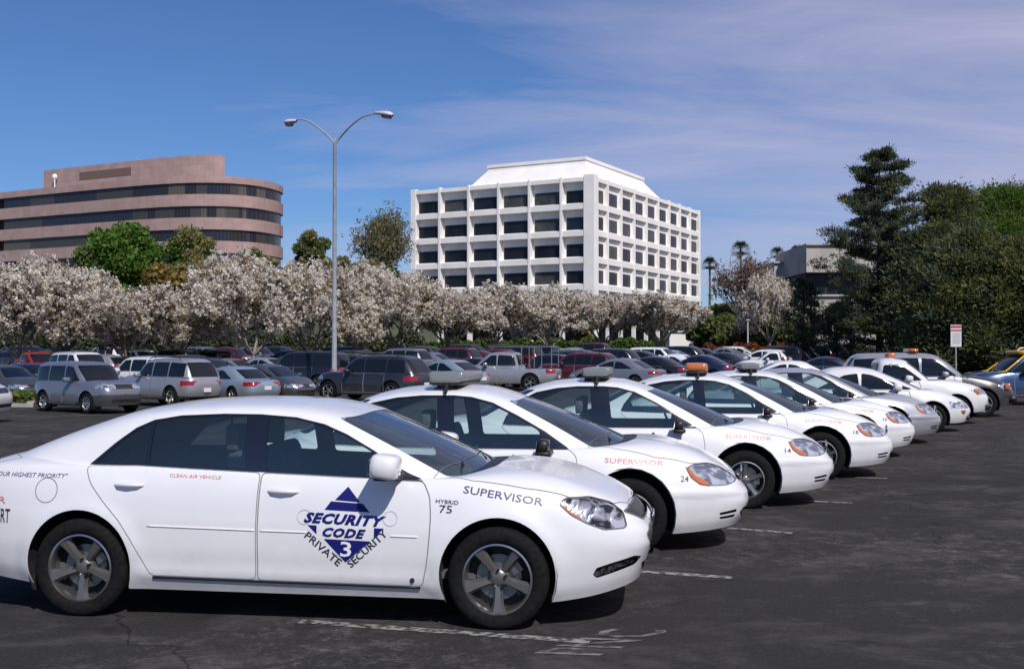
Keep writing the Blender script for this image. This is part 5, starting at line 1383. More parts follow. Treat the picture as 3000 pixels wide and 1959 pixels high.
pb = empty('office_building', (-62, 200, 0), 0, 'pink granite office building with long ribbon windows and a rounded end', 'building')
def shift(o): 
    me = o.data; me.transform(Matrix.Translation((62, -200, 0))); return o
PT = 31.3
bands = [(PT-1.15, PT)]+[(PT-1.15-1.9-2.0-3.9*k, PT-1.15-1.9-3.9*k) for k in range(6)]
for z0, z1 in bands: shift(strip(PL, max(z0, 2), z1, .9, 'wall_band', M_PINK, pb))
random.seed(3); GP = offset(PL, .35)
for k in range(4):
    z1 = PT-1.15-3.9*k; z0 = z1-1.9; i = 14
    while i < len(PL)-1:
        j = min(len(PL)-1, i+random.choice([1, 2, 2, 3])); o = shift(strip(GP[i:j+1], z0, z1, .3, 'window', M_PGL[random.choice([0, 0, 3, 1, 2, 2, 3])], pb)); i = j
shift(strip(offset(PL, 1.4), 2, PT-1.3, .4, 'core_wall', M_DARK, pb))
for z in range(1):
    n = len(PL); vs = [(p[0], p[1], PT-.9) for p in PL]+[(-150, 260, PT-.9)]; o = mk('roof_deck', vs, [list(range(n+1))], mat('roof_gravel', (.35, .34, .32), .9), pb); shift(o)
PH = offset(PL, 6.0); PH = PH[:int(np.argmax(PH[:, 0] > -50.5))]; PH = PH[PH[:, 0] > -89]
PH = np.vstack([PH, [[PH[-1, 0]+1.0, PH[-1, 1]+1.0], [PH[-1, 0]-1.5, PH[-1, 1]+8]]])
PH = np.vstack([[PH[0]+np.array([-.2, 8])], PH])
shift(strip(PH, PT-1, 35.9, .6, 'penthouse', M_PINK, pb))
i0 = [i for i in range(len(PH)) if PH[i, 0] > -80][0]
shift(strip(offset(PH[i0:i0+6], -.06), 33.4, 34.8, .05, 'louvre', mat('louvre_brown', (.16, .10, .085), .7), pb))
q = MB(); q.lathe([(.0001, 0), (.35, .08), (.5, .25)], 14, 'y', c=(PH[i0-2, 0]+62, PH[i0-2, 1]-200-1.0, 34.4)); q.tube([(PH[i0-2, 0]+62, PH[i0-2, 1]-200-.7, 32.2), (PH[i0-2, 0]+62, PH[i0-2, 1]-200-.7, 34.2)], .12, 6); q.build('dish', M_CONCW, pb)
for k_, (a_, b2, c_) in enumerate([(1.5, 1.2, 1.2), (2.4, 1.5, .9)]):
    p_ = PH[9+8*k_]; q = MB(); q.box((p_[0]+62+1, p_[1]-200+3, 35.4+c_/2), (a_, b2, c_)); q.build('roof_unit', M_CONC if 'M_CONC' in globals() else M_CONCW, pb)

# ------------------------------------------------------------------ grey terraced buildings at the right
M_GREYC = noise_mat('weathered_concrete', (.36, .34, .31), (.48, .45, .42), .4, .85)
def terraced(px0, px1, Y, floors, label, nwin=5):
    x0, x1 = at(px0, Y), at(px1, Y); root = empty('concrete_building', ((x0+x1)/2, Y, 0), 0, label, 'building', 'concrete terraced buildings'); w = x1-x0; g = gz(x0, Y)
    q = MB(); top = floors[0][1]
    q.box((0, 9.4, (top+g)/2-.4), (w-.5, 16, top-g-.8), mi=1)
    for z0, z1, dy in floors:
        q.box((0, 8+dy/2, (z0+z1)/2), (w+.01*z0, 16.5-dy, z1-z0)); q.box((0, dy/2-.30, z1-.12), (w+.4, .6, .24))
    q.build('facade', [M_GREYC, M_DARK], root)
    for (z0, z1, dy), (z2, z3, dy2) in zip(floors[1:], floors[:-1]):
        for i in range(nwin):
            m_ = MB(); m_.box((-w/2+w*(i+.5)/nwin, 1.36, (z1+z2)/2), (w/nwin-.35, .06, (z2-z1)*.94)); m_.build('window', M_WINW, root)
terraced(1875, 2190, 140, [(11.8, 15.4, 0), (6.6, 9.0, 0), (2.2, 4.6, 0)], 'grey terraced concrete building behind the tall pine', 6)
terraced(1800, 1876, 152, [(11.0, 14.1, 0), (5.5, 8.8, 0), (1.5, 3.2, 0)], 'small brown grey concrete building left of the larger terraced one', 2)
# ------------------------------------------------------------------ vegetation
def quads(C, D, size, asp=1.0, rng=None):
    """one quad per centre C, lying across direction D"""
    n = len(C); R = rng.normal(size=(n, 3)); a = np.cross(D, R); a /= np.linalg.norm(a, axis=1)[:, None]+1e-9
    D = D/(np.linalg.norm(D, axis=1)[:, None]+1e-9); s = size[:, None] if hasattr(size, 'shape') else size
    a = a*s; b = D*s*asp
    return np.stack([C-a-b, C+a-b, C+a+b, C-a+b], 1).reshape(-1, 3)
def tubes(name, segs, mats, parent, n=5):
    vs = []; fs = []
    for p0, p1, r0, r1 in segs:
        d = np.array(p1)-np.array(p0); l = np.linalg.norm(d)
        if l < 1e-6: continue
        d = d/l; u = np.cross(d, [0, 0, 1.0] if abs(d[2]) < .9 else [1.0, 0, 0]); u /= np.linalg.norm(u); v = np.cross(d, u); k = len(vs)
        for P, r in ((p0, r0), (p1, r1)):
            for j in range(n):
                a = 2*pi*j/n; vs.append(tuple(np.array(P)+r*(u*cos(a)+v*sin(a))))
        for j in range(n):
            m2 = (j+1) % n; fs.append((k+j, k+m2, k+n+m2, k+n+j))
    return mk(name, vs, fs, mats, parent, smooth=True)
M_BARKG = noise_mat('grey_bark', (.17, .145, .125), (.30, .265, .235), 9, .9)
M_BARKD = noise_mat('dark_bark', (.035, .026, .02), (.08, .062, .05), 9, .9)
M_BLOS = foliage('blossom_pale', (.82, .77, .68), .18, .5)
M_BLOS2 = foliage('blossom_mauve', (.58, .51, .46), .28, .5)
M_BUD = foliage('brown_buds', (.15, .095, .07), .4, .2)
M_YOUNG = foliage('young_olive_leaf', (.20, .16, .045), .4, .3)
def vase_tree(name, H, spread, rng, nq, mats, w, dens=.26, qs=(.040, .078), trunk_h=.16, bark=None, nlimb=6, loc=(0, 0, 0), label=None, cat='tree', group=None, depth=5, up=.62):
    root = empty(name, loc, 0, label, cat, group); segs = []; tips = []
    def grow(p, d, L, r, lev):
        m_ = p+d*L*.5+rng.normal(size=3)*L*.05; e = p+d*L
        segs.append((p, m_, r, r*.85)); segs.append((m_, e, r*.85, r*.68))
        if lev >= 2: 
            for t_ in np.linspace(.2, 1, 4): tips.append((p+d*L*t_, d, lev))
        if lev >= depth: return
        for k in range(3 if lev < 3 else 2):
            nd = d+rng.normal(size=3)*[.50, .50, .34]; nd[2] += .10; nd /= np.linalg.norm(nd)
            grow(e, nd, L*rng.uniform(.62, .82), r*.62, lev+1)
    th = H*trunk_h; base = np.zeros(3); top = np.array([rng.normal()*.1, rng.normal()*.1, th])
    segs.append((base-[0, 0, .3], top, H*.028, H*.022))
    for k in range(nlimb):
        a = 2*pi*(k+rng.uniform(-.3, .3))/nlimb; sp_ = rng.uniform(.4, 1.0)*spread/H*1.1
        d = np.array([cos(a)*sp_, sin(a)*sp_, up]); d /= np.linalg.norm(d); grow(top, d, H*.27, H*.015, 1)
    P = np.array([t_[0] for t_ in tips]); sc = np.ones(3)
    zmax = np.percentile(P[:, 2], 99); rr = np.percentile(np.hypot(P[:, 0], P[:, 1]), 96)
    sc = np.array([spread/rr, spread/rr, (H*.985)/zmax]); segs = [(np.array(a)*sc, np.array(b_)*sc, r0, r1) for a, b_, r0, r1 in segs]; P = P*sc
    tubes('trunk', segs, bark or M_BARKG, root, 5)
    # petals sit in small dense bunches strung along the twigs
    nb = nq//7; bi = rng.integers(0, len(P), nb); bc = P[bi]+rng.normal(size=(nb, 3))*dens*H/8
    C = np.repeat(bc, 7, 0)+rng.normal(size=(nb*7, 3))*.085*H/8; ok = C[:, 2] > th*.9; C = C[ok]
    kind = np.repeat(rng.choice(len(mats), nb, p=w), 7)[ok]; n = len(C)
    V = quads(C, rng.normal(size=(n, 3)), rng.uniform(*qs, n), 1.0, rng)
    mkq('crown', V, n, mats, root, kind); return root
rng = np.random.default_rng(7)
bl = [M_BLOS, M_BLOS2, M_BUD, M_YOUNG]
def cp(o, px, Y, label, s=1.0, rz=None, sz=None, group=None, name=None):
    c = copy_tree(o, None, {o.name: kids(o)}); X = at(px, Y); c.location = (X, Y, gz(X, Y)-.05); c.scale = (s, s, sz or s); c.rotation_euler = (0, 0, rz if rz is not None else random.uniform(0, 6)); c['label'] = label
    if group: c['group'] = group
    return c
GB = 'blossoming trees along the car park'
B = [vase_tree('blossom_tree', 8.2, 5.0, rng, 44000, bl, (.62, .24, .07, .07), loc=(0, 0, 0), label='x', group=GB),
     vase_tree('blossom_tree', 8.0, 5.4, rng, 42000, bl, (.56, .26, .10, .08), loc=(0, 0, 0), label='x', group=GB, nlimb=7, up=.5),
     vase_tree('blossom_tree', 7.6, 4.8, rng, 36000, bl, (.50, .30, .12, .08), loc=(0, 0, 0), label='x', group=GB, nlimb=8, up=.8)]
bt = [(0, 45, 71, 1.02, 1.0, 'blossoming tree cut by the left edge of the picture'), (1, 150, 74, .98, 1.0, 'blossoming tree with yellowish patches, second from the left edge'),
      (2, 300, 72, .98, .84, 'low wide blossoming tree below the round green tree'), (1, 405, 76, .9, .74, 'low blossoming tree below the brown shrubs, left of the tallest blossoming tree'),
      (0, 590, 73, 1.02, 1.06, 'tallest blossoming tree, in front of the rounded end of the pink building'), (1, 715, 80, 1.0, 1.03, 'blossoming tree just left of the street lamp'),
      (0, 835, 84, 1.0, 1.06, 'blossoming tree just right of the street lamp'), (1, 930, 90, .95, 1.05, 'blossoming tree in front of the left edge of the white building'),
      (2, 1040, 92, 1.0, .92, 'blossoming tree in front of the first bay of the white building'), (2, 1150, 97, 1.05, .96, 'blossoming tree in front of the third bay of the white building'),
      (1, 1275, 101, .95, .92, 'blossoming tree left of the white building corner'), (2, 1400, 106, 1.0, .93, 'blossoming tree right of the white building corner'),
      (2, 1535, 104, 1.0, .90, 'sparse blossoming tree with a dark forked trunk beside the low white wall'), (1, 1790, 112, .72, 1.15, 'pale narrow blossoming tree left of the small pine'),
      (2, 1990, 100, .8, .8, 'small blossoming tree behind the tall pine trunk')]
random.seed(4); used = set()
kidmap = {o.name: kids(o) for o in B}
for vi, px, Y, s, sz, lab in bt:
    if vi in used: c = copy_tree(B[vi], None, kidmap)
    else: c = B[vi]; used.add(vi)
    X = at(px, Y); c.location = (X, Y, gz(X, Y)-.05); s *= random.uniform(.84, .95); c.scale = (s, s, sz*.89); c.rotation_euler = (0, 0, random.uniform(0, 6.2)); c['label'] = lab

M_PINE = foliage('pine_needle', (.075, .10, .065), .4, .3)
M_PINE2 = foliage('pine_needle_olive', (.145, .155, .05), .35, .4)
M_LEAF = foliage('bright_leaf', (.10, .19, .03), .35, .4)
M_LEAF2 = foliage('mid_leaf', (.15, .19, .065), .35, .5)
M_OLIVE = foliage('olive_leaf', (.30, .27, .12), .3, .5)
M_OCHRE = foliage('ochre_leaf', (.22, .15, .04), .4, .3)
def whorl_tree(name, H, prof, rng, nl, nq, mats, w, qs=(.024, .044), asp=3.0, clump=.32, droop=-.05, r0=None, loc=(0, 0, 0), label=None, cat='tree', group=None, bark=None, fill=.35, lift=.25, spread_k=1.0, tiers=0, flat=.62):
    """trunk with limbs; prof: (height fraction, reach to -x, reach to +x); foliage in clumps on the outer limbs"""
    root = empty(name, loc, 0, label, cat, group); r0 = r0 or H*.018; segs = []; z = 0; P = np.zeros(3); n = 12; pts = [np.array([0, 0, -.3])]
    for k in range(1, n+1): pts.append(np.array([rng.normal()*.04*H/12, rng.normal()*.04*H/12, H*.97*k/n]))
    for k in range(n): segs.append((pts[k], pts[k+1], r0*(1-k/n)+.02, r0*(1-(k+1)/n)+.02))
    hs = np.array([p[0] for p in prof]); L = np.array([p[1] for p in prof]); R = np.array([p[2] for p in prof]); cl = []
    for i in range(nl):
        h = hs[0]+(hs[-1]-hs[0])*((i+rng.uniform(-.4, .4))/nl); h = min(max(h, hs[0]), .985)
        if tiers: h = (round(h*tiers)+rng.uniform(-.30, .30))/tiers; h = min(h, .985)
        a = i*2.399+rng.uniform(-.5, .5)
        reach = np.interp(h, hs, L)*(1-cos(a))/2+np.interp(h, hs, R)*(1+cos(a))/2; reach *= rng.uniform(.55, 1.08) if tiers else rng.uniform(.72, 1.05)
        p = np.array([0, 0, h*H]); d = np.array([cos(a), sin(a), droop]); prev = p; 
        for k in range(1, 5):
            t_ = k/4; e = p+d*reach*t_+np.array([0, 0, lift*reach*t_*t_*.5]); e[:2] += rng.normal(size=2)*.06*reach
            segs.append((prev, e, max(.012, r0*.28*(1-t_*.8)*(1-h*.6)), max(.01, r0*.24*(1-t_)*(1-h*.6)))); prev = e
            if t_ >= fill:
                for m_ in range(3+k): cl.append((e+rng.normal(size=3)*[.16*spread_k, .16*spread_k, .10*spread_k]*reach*(.5+t_*.5), reach))
    tubes('trunk', segs, bark or M_BARKD, root, 5)
    cc = np.array([c[0] for c in cl]); nb = len(cc); per = max(1, nq//nb); kind0 = rng.choice(len(mats), nb, p=w)
    off = rng.normal(size=(nb*per, 3))*[clump, clump, clump*flat]; C = np.repeat(cc, per, 0)+off; kind = np.repeat(kind0, per); m_ = len(C)
    D = off+np.array([0, 0, .25]); V = quads(C, D+rng.normal(size=D.shape)*.15, rng.uniform(*qs, m_), asp, rng); mkq('crown', V, m_, mats, root, kind); return root
def stand(o, px, Y, sink=.05): X = at(px, Y); o.location = (X, Y, gz(X, Y)-sink); return o
s75 = 2600/75
tp = whorl_tree('pine_tree', 15.2, [(.16, 1.8, 1.6), (.24, 3.2, 2.6), (.34, 3.6, 3.0), (.42, 4.4, 3.2), (.50, 2.9, 3.0), (.56, 3.9, 3.3), (.63, 3.0, 3.2), (.70, 2.9, 2.8), (.76, 2.0, 2.7), (.84, 2.2, 2.5), (.92, 2.0, 1.7), (.98, .9, .8)], rng, 92, 88000, [M_PINE, M_PINE2], (.85, .15), clump=.19, fill=.25, qs=(.014, .025), asp=4.5, spread_k=.55, tiers=20, flat=.60, lift=.45,
                label='tall dark pine with tiered open branches rising above the others', group='pines at the right'); stand(tp, 2045, 75)
o = whorl_tree('pine_tree', 13.4, [(.1, 2.8, 3.2), (.3, 3.0, 3.2), (.5, 2.6, 3.0), (.65, 2.1, 2.4), (.8, 1.4, 1.6), (.9, 1.5, 1.2), (.97, .9, .8)], rng, 70, 80000, [M_PINE2, M_PINE], (.62, .38), clump=.42, fill=.3, label='dense olive pine with a tufted top right of the tall pine', group='pines at the right'); stand(o, 2208, 80)
o = whorl_tree('cypress_tree', 15.0, [(.05, 5.5, 5.5), (.3, 5.6, 5.6), (.6, 5.0, 5.0), (.8, 3.8, 3.6), (.92, 2.2, 2.2), (.98, 1.2, 1.2)], rng, 120, 95000, [M_LEAF, M_PINE2], (.7, .3), clump=.55, fill=.3, label='broad bright green conifer filling the right edge of the picture', group='pines at the right'); stand(o, 2335, 95)
o = whorl_tree('cypress_tree', 15.9, [(.05, 5.5, 5.5), (.3, 5.6, 5.6), (.6, 5.0, 5.0), (.8, 4.0, 3.9), (.92, 2.6, 2.6), (.98, 1.2, 1.2)], rng, 120, 80000, [M_LEAF, M_PINE2], (.7, .3), clump=.55, fill=.3, label='green conifer cut by the right edge of the picture', group='pines at the right'); stand(o, 2450, 97)
o = whorl_tree('cedar_tree', 8.6, [(.08, 3.4, 3.6), (.3, 3.9, 3.8), (.6, 3.2, 3.2), (.85, 1.9, 1.9), (.97, .8, .8)], rng, 84, 70000, [M_PINE2, M_OCHRE, M_PINE], (.60, .0, .40), clump=.42, fill=.3, label='low spreading olive conifer behind the notice board', group='pines at the right'); stand(o, 2262, 66)
o = whorl_tree('cedar_tree', 8.0, [(.08, 3.2, 3.2), (.3, 3.5, 3.5), (.6, 3.0, 3.0), (.85, 1.9, 1.9), (.97, .8, .8)], rng, 84, 70000, [M_PINE2, M_OCHRE, M_PINE], (.68, .02, .30), clump=.42, fill=.3, label='low yellow tinged conifer behind the blue and yellow vehicle', group='pines at the right'); stand(o, 2385, 64)
o = whorl_tree('cedar_tree', 9.6, [(.08, 3.0, 3.2), (.35, 3.4, 3.4), (.6, 2.9, 3.0), (.85, 1.6, 1.6), (.97, .7, .7)], rng, 84, 70000, [M_PINE2, M_PINE], (.5, .5), clump=.42, fill=.3, label='dark conifer close to the right of the tall pine trunk', group='pines at the right'); stand(o, 2175, 72)
o = whorl_tree('pine_tree', 6.9, [(.18, 1.2, 1.2), (.35, 1.6, 1.6), (.6, 1.4, 1.4), (.85, .8, .8), (.97, .4, .4)], rng, 34, 9000, [M_PINE, M_PINE2], (.8, .2), clump=.18, fill=.5, qs=(.02, .034),  label='small dark pine in front of the grey concrete building', group='pines at the right'); stand(o, 1868, 82)
o = whorl_tree('pine_tree', 5.0, [(.18, 1.4, 1.4), (.35, 1.7, 1.7), (.6, 1.5, 1.5), (.85, .8, .8), (.97, .4, .4)], rng, 30, 7000, [M_PINE, M_PINE2], (.8, .2), clump=.18, fill=.5, qs=(.02, .034),  label='smaller dark pine between the small pine and the tall pine', group='pines at the right'); stand(o, 1945, 80)
def round_tree(name, H, R, rng, nq, mats, w, qs=(.10, .18), lobes=16, label=None, group=None, z0=.25, cat='tree', airy=.0, flat=.8):
    root = empty(name, (0, 0, 0), 0, label, cat, group); hc = H*(1+z0)/2; hz = H*(1-z0)/2; segs = [(np.array([0, 0, -.3]), np.array([0, 0, hc]), H*.022, H*.012)]; C = []; kd = []
    for i in range(lobes):
        a = i*2.399; u = -0.8+1.75*(i+.5)/lobes; r = R*.62*math.sqrt(max(0, 1-u*u*.8))*rng.uniform(.75, 1.1); c = np.array([r*cos(a), r*sin(a), hc+hz*.72*u]); segs.append((np.array([0, 0, hc*rng.uniform(.4, .8)]), c, H*.008, H*.003))
        n = nq//lobes; d = rng.normal(size=(n, 3)); d /= np.linalg.norm(d, axis=1)[:, None]; rad = R*.40*rng.uniform(.8, 1.15); ln = rng.uniform(.45+airy*-.3, 1.08, n)[:, None]
        bump = 1+.22*np.sin(d[:, :1]*7+i)*np.sin(d[:, 1:2]*6+2*i)*np.sin(d[:, 2:]*8); C.append(c+d*rad*ln*bump*[1, 1, flat]); kd.append(np.full(n, rng.choice(len(mats), p=w)))
    tubes('trunk', segs, M_BARKD, root, 5); C = np.vstack(C); kd = np.concatenate(kd); n = len(C); fl = rng.random(n) < .25; kd[fl] = rng.choice(len(mats), fl.sum(), p=w)
    mkq('crown', quads(C, rng.normal(size=(n, 3)), rng.uniform(*qs, n), 1.1, rng), n, mats, root, kd); return root
GT = 'trees in front of and between the office buildings'
stand(round_tree('broadleaf_tree', 16.0, 5.2, rng, 36000, [M_LEAF, M_LEAF2], (.8, .2), label='round bright green tree in front of the pink building', group=GT, lobes=20), 288, 132)
stand(round_tree('broadleaf_tree', 16.2, 3.7, rng, 13000, [M_LEAF, M_OLIVE], (.5, .5), label='thin airy green tree right of the round green tree', group=GT, airy=1, lobes=16, qs=(.08, .13)), 448, 134)
stand(round_tree('broadleaf_tree', 10.4, 4.4, rng, 17000, [M_OCHRE, M_OLIVE, M_LEAF2], (.30, .45, .25), label='brown and olive bushy tree below the thin airy tree', group=GT, lobes=14, z0=.1), 425, 118)
stand(round_tree('broadleaf_tree', 12.4, 3.0, rng, 12000, [M_OLIVE, M_LEAF2], (.6, .4), label='olive tree in front of the right end of the pink building', group=GT, airy=1), 590, 120)
stand(round_tree('broadleaf_tree', 17.2, 2.9, rng, 11000, [M_LEAF2, M_OLIVE], (.5, .5), airy=1, label='rounded olive tree left of the street lamp in the gap between the buildings', group=GT, qs=(.09, .15)), 724, 145)
stand(round_tree('broadleaf_tree', 13.0, 2.4, rng, 9000, [M_OLIVE, M_OCHRE], (.6, .4), label='ochre tree right behind the street lamp', group=GT, airy=1), 800, 140)
stand(round_tree('broadleaf_tree', 11.6, 3.4, rng, 11000, [M_OLIVE, M_OCHRE, M_LEAF2], (.5, .2, .3), label='low olive tree between the street lamp and the white building', group=GT), 872, 132)
o = vase_tree('bare_tree', 18.6, 3.9, rng, 15000, [foliage('grey_olive_twig', (.19, .17, .12), .3, .3), M_OLIVE, M_LEAF2], (.55, .25, .20), qs=(.06, .10), dens=.30, loc=(0, 0, 0), label='tall airy tree with thin new leaves left of the white building', group=GT, up=1.6, nlimb=6); stand(o, 890, 152)
o = vase_tree('bare_tree', 11.0, 3.2, rng, 8000, [M_BUD, M_BLOS2], (.8, .2), qs=(.05, .08), loc=(0, 0, 0), label='leafless brown tree below the tall palm', group=GT, up=1.2); stand(o, 1722, 128)
o = vase_tree('bare_tree', 9.4, 3.4, rng, 8000, [M_BUD, M_OLIVE], (.6, .4), qs=(.05, .08), loc=(0, 0, 0), label='leafless tree right of the tall palm', group=GT, up=1.0); stand(o, 1772, 135)
for i, (px, Y, H, R, lab) in enumerate([(1660, 122, 4.6, 3.0, 'rounded green shrub right of the low white wall'), (1700, 130, 5.6, 3.2, 'green shrub below the leafless brown tree'), (1760, 118, 4.4, 2.6, 'dark green shrub left of the small pine'), (1830, 120, 4.6, 3.0, 'green shrub behind the small pine'),
                                        (1245, 118, 7.4, 1.3, 'ochre columnar shrub in front of the white building'), (1355, 124, 7.2, 1.1, 'narrow ochre shrub near the corner of the white building')]):
    stand(round_tree('shrub', H, R, rng, 7000, [M_LEAF2, M_PINE2] if i < 4 else [M_OCHRE, M_OLIVE], (.6, .4), label=lab, group='shrubs near the white building', z0=.02, cat='shrub', lobes=10), px, Y)
# palms
M_PTR = noise_mat('palm_trunk', (.10, .085, .07), (.17, .15, .12), 8, .9)
M_FROND = foliage('palm_frond', (.05, .075, .022), .35, .1); M_SKIRT = foliage('palm_skirt', (.10, .08, .05), .3, .1)
def palm(H, R, label, px, Y):
    root = empty('palm_tree', (0, 0, 0), 0, label, 'palm tree', 'tall fan palms'); segs = []; n = 10
    for k in range(n): segs.append((np.array([.03*sin(k), 0, H*.93*k/n-.2]), np.array([.03*sin(k+1), 0, H*.93*(k+1)/n-.2]), .26-.10*k/n, .26-.10*(k+1)/n))
    tubes('trunk', segs, M_PTR, root, 7); vs = []; ks = []; top = np.array([0, 0, H*.93])
    for i in range(80):
        a = i*2.399; el = 1.35-2.1*(i/80); d = np.array([cos(a)*cos(el), sin(a)*cos(el), sin(el)]); L = R*rng.uniform(.8, 1.05)*(.62 if el < -.35 else 1); e = top+d*L*.62+np.array([0, 0, -.15*L*(1-abs(sin(el)))])
        sd = np.cross(d, [0, 0, 1]); sd /= np.linalg.norm(sd)+1e-9; up_ = np.cross(sd, d)
        for k in range(9):
            b_ = (k-4)/4*1.15; f = d*cos(b_)+sd*sin(b_)+up_*.0; w_ = sd*cos(b_)-d*sin(b_); p0 = e; p1 = e+f*L*.42+np.array([0, 0, -.10*L]); vs += [p0-w_*.02, p0+w_*.02, p1+w_*.035, p1-w_*.035]; ks.append(0 if el > -.35 else 1)
        vs += [top-sd*.03, top+sd*.03, e+sd*.02, e-sd*.02]; ks.append(0 if el > -.35 else 1)
    mkq('fronds', np.array(vs), len(ks), [M_FROND, M_SKIRT], root, ks); stand(root, px, Y)
palm(14.0, 1.5, 'fan palm just right of the white building', 1650, 175); palm(16.5, 1.75, 'tallest fan palm, between the white building and the concrete ones', 1722, 175)
palm(19.2, 1.7, 'fan palm rising behind the left edge of the small concrete building', 1807, 215); palm(19.6, 1.7, 'fan palm rising behind the middle of the small concrete building', 1853, 215)

# hedges and ground cover: uncountable leaf masses inside one hedge each
def hedge(name, px0, px1, Y, h, depth, mats, w, label, n=9000, dz=0, qs=(.06, .12), base=None):
    x0, x1 = at(px0, Y), at(px1, Y); root = empty(name, ((x0+x1)/2, Y, 0), 0, label, 'hedge', 'clipped hedges')
    C = np.stack([rng.uniform(x0, x1, n), rng.uniform(-depth/2, depth/2, n), rng.random(n)**.6*h], 1)
    C[:, 2] *= 1+.12*np.sin(C[:, 0]*1.7)+.08*np.sin(C[:, 0]*5.1); C[:, 2] += np.array([gz(x, Y) for x in C[:, 0]])+dz; C[:, 0] -= (x0+x1)/2
    mkq('foliage', quads(C, rng.normal(size=(n, 3)), rng.uniform(*qs, n), 1.1, rng), n, mats, root, rng.choice(len(mats), n, p=w))
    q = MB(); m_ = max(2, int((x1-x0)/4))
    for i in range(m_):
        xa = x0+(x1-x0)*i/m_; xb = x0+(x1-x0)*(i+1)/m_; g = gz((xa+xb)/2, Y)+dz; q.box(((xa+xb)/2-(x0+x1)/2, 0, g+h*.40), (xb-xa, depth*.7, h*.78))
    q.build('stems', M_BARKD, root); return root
hedge('hedge', 985, 1545, 118, 1.7, 2.2, [M_LEAF, M_LEAF2], (.6, .4), 'bright green clipped hedge along the foot of the white building', 16000)
hedge('hedge', -60, 560, 108, 3.0, 3.0, [M_PINE, M_LEAF2], (.6, .4), 'dark hedge behind the blossoming trees at the left', 26000)
hedge('hedge', 560, 985, 110, 2.6, 3.0, [M_PINE, M_PINE2], (.6, .4), 'dark hedge behind the blossoming trees around the street lamp', 20000)
hedge('hedge', 1640, 1860, 93, 1.5, 1.6, [foliage('red_photinia', (.20, .035, .02), .4, .2), M_LEAF2], (.7, .3), 'reddish hedge below the leafless trees', 9000)
hedge('hedge', 1840, 2420, 100, 1.3, 2.5, [M_PINE, M_LEAF2], (.5, .5), 'dark green hedge behind the pines at the right', 22000)
hedge('hedge', 1560, 1850, 138, 3.4, 3, [M_LEAF2, M_PINE], (.5, .5), 'far green hedge between the white building and the concrete buildings', 14000)
inner = island('planting_bed', [(-30, 42.0), (at(78, 40.5), 40.5), (at(84, 43.5), 43.5), (-30, 46)], 'kerbed strip of low green ground cover at the left edge')
n = 14000; C = np.stack([rng.uniform(-29, at(76, 42)-.3, n), rng.uniform(42.0, 45.0, n), rng.random(n)*.32], 1); C[:, 2] += np.array([gz(x, y) for x, y in C[:, :2]])+.08
C = C[C[:, 1] > 42.1-(C[:, 0]+30)*.1]
o = mkq('ground_cover', quads(C, rng.normal(size=C.shape), rng.uniform(.04, .09, len(C)), 1.1, rng), len(C), [M_LEAF, M_OCHRE], None, rng.choice(2, len(C), p=(.8, .2))); tag(o, 'bright green low ground cover in the planting bed at the left edge', 'ground cover', kind='stuff')

# ------------------------------------------------------------------ street lamp with two curved arms
M_GALV = noise_mat('galvanised_steel', (.30, .31, .34), (.38, .39, .42), 4, .45)
LY = 50.0; lx = at(777, LY); g = gz(lx, LY)
lamp = empty('street_lamp', (lx, LY, g), 0, 'tall galvanised street lamp with two curved arms standing in the car park', 'street lamp')
q = MB(); q.lathe([(.0001, 0), (.30, 0), (.30, .75), (.26, .80), (.0001, .80)], 20); q.build('concrete_base', M_CONC, lamp, True, sharp=40)
jt = (818.35-330)/2600*LY+CAM_H-g
q = MB(); q.lathe([(.16, .80), (.16, .86), (.12, .88), (.115, 2), (.072, jt), (.078, jt+.01), (.078, jt+.16), (.0001, jt+.2)], 16); q.box((0, -.12, 1.2), (.12, .03, .26)); q.build('pole', M_GALV, lamp, True, sharp=40)
def lp(px, py, Y): return Vector((at(px, Y)-lx, Y-LY, (818.35-py)/2600*Y+CAM_H-g))
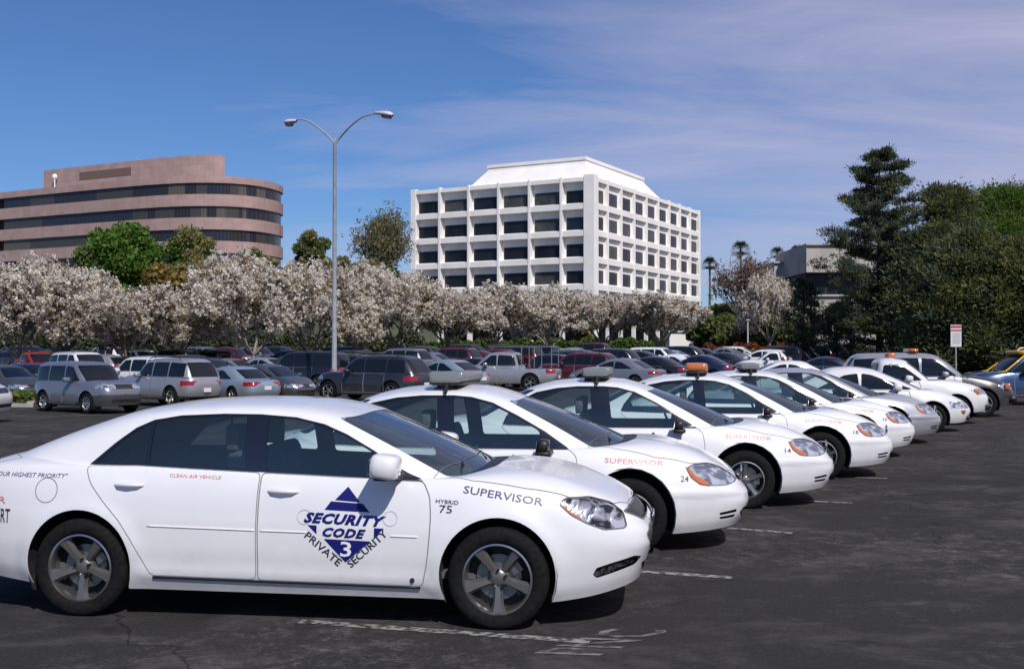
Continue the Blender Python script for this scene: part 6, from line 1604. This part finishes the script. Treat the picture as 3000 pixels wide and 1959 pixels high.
for ends, hd in (([(769, 322, LY), (740, 296, LY+.5), (716, 280, LY+.9), (700, 276, LY+1.1), (688, 276, LY+1.2)], (688, 663, 279, 285, LY+1.2, LY+1.6)), ([(786, 322, LY), (812, 293, LY-.5), (838, 272, LY-.9), (856, 265, LY-1.1), (870, 262, LY-1.2)], (870, 912, 261, 266, LY-1.2, LY-1.7))):
    arm = MB(); P_ = [lp(777, 336, LY)]+[lp(*e) for e in ends]; P_ = [Vector(p) for p in catmull([tuple(p) for p in P_], 4)]; arm.tube(P_, [.045-.012*i/len(P_) for i in range(len(P_))], 8); a_ = arm.build('arm', M_GALV, lamp, True)
    A_, B_ = lp(hd[0], hd[2], hd[4]), lp(hd[1], hd[3], hd[5]); d_ = (B_-A_); Lh = d_.length; rot = d_.to_track_quat('X', 'Z').to_matrix()
    h_ = MB(); n = 12; vs = []; fs = []
    prof = [(-.02, .05, .05), (.12, .11, .09), (.35, .19, .12), (.6, .25, .15), (.8, .25, .15), (.93, .19, .11), (1.0, .05, .04)]
    for t_, w_, hh in prof:
        for j in range(n):
            a = 2*pi*j/n; vs.append(A_+rot @ Vector((Lh*t_, w_*cos(a), hh*(sin(a) if sin(a) > 0 else .55*sin(a)))))
    for i in range(len(prof)-1):
        for j in range(n):
            k = (j+1) % n; fs.append((i*n+j, (i+1)*n+j, (i+1)*n+k, i*n+k))
    h_.add(vs, fs); hd_ = h_.build('lamp_head', mat('lamp_housing', (.55, .56, .58), .4), lamp, True)
    c_ = A_+rot @ Vector((Lh*.68, 0, -.07)); b2 = MB(); b2.rbox(c_, (Lh*.42, .30, .20), rot=rot); b2.build('diffuser', mat('lamp_diffuser', (.22, .22, .24), .25), hd_, True)
# notice board
NY = 50; nx = at(2222, NY); sg = empty('notice_board', (nx, NY, gz(nx, NY)), 0, 'white parking notice board with a red heading on a metal post', 'sign')
q = MB(); q.tube([(0, .03, 0), (0, .03, 2.9)], .035, 8); q.build('post', M_GALV, sg)
q = MB(); q.box((0, 0, 2.50), (.48, .02, .98)); q.build('panel', mat('sign_white', (.62, .62, .62), .5), sg)
q = MB(); q.box((0, -.013, 2.90), (.46, .006, .10)); q.box((0, -.013, 2.74), (.46, .006, .07)); q.build('heading', mat('sign_red', (.45, .05, .06), .5), sg)
q = MB()
for k in range(6): q.box((random.uniform(-.02, .02), -.013, 2.60-.085*k), (.36+random.uniform(-.06, .04), .006, .022))
q.build('notice_lines', mat('sign_print', (.22, .22, .26), .6), sg)
for px, Y, lab in ((1738, 96, 'thin pale post in front of the reddish hedge'), (1935, 92, 'thin white post left of the tall pine trunk')):
    x = at(px, Y); o = empty('marker_post', (x, Y, gz(x, Y)), 0, lab, 'post', 'thin posts'); q = MB(); q.tube([(0, 0, 0), (0, 0, 3.6)], [.08, .06], 8); q.build('post', mat('post_pale', (.5, .5, .48), .6), o); q = MB(); q.rbox((0, 0, 3.65), (.3, .3, .12)); q.build('cap', mat('post_pale', (.5, .5, .48), .6), o, True)
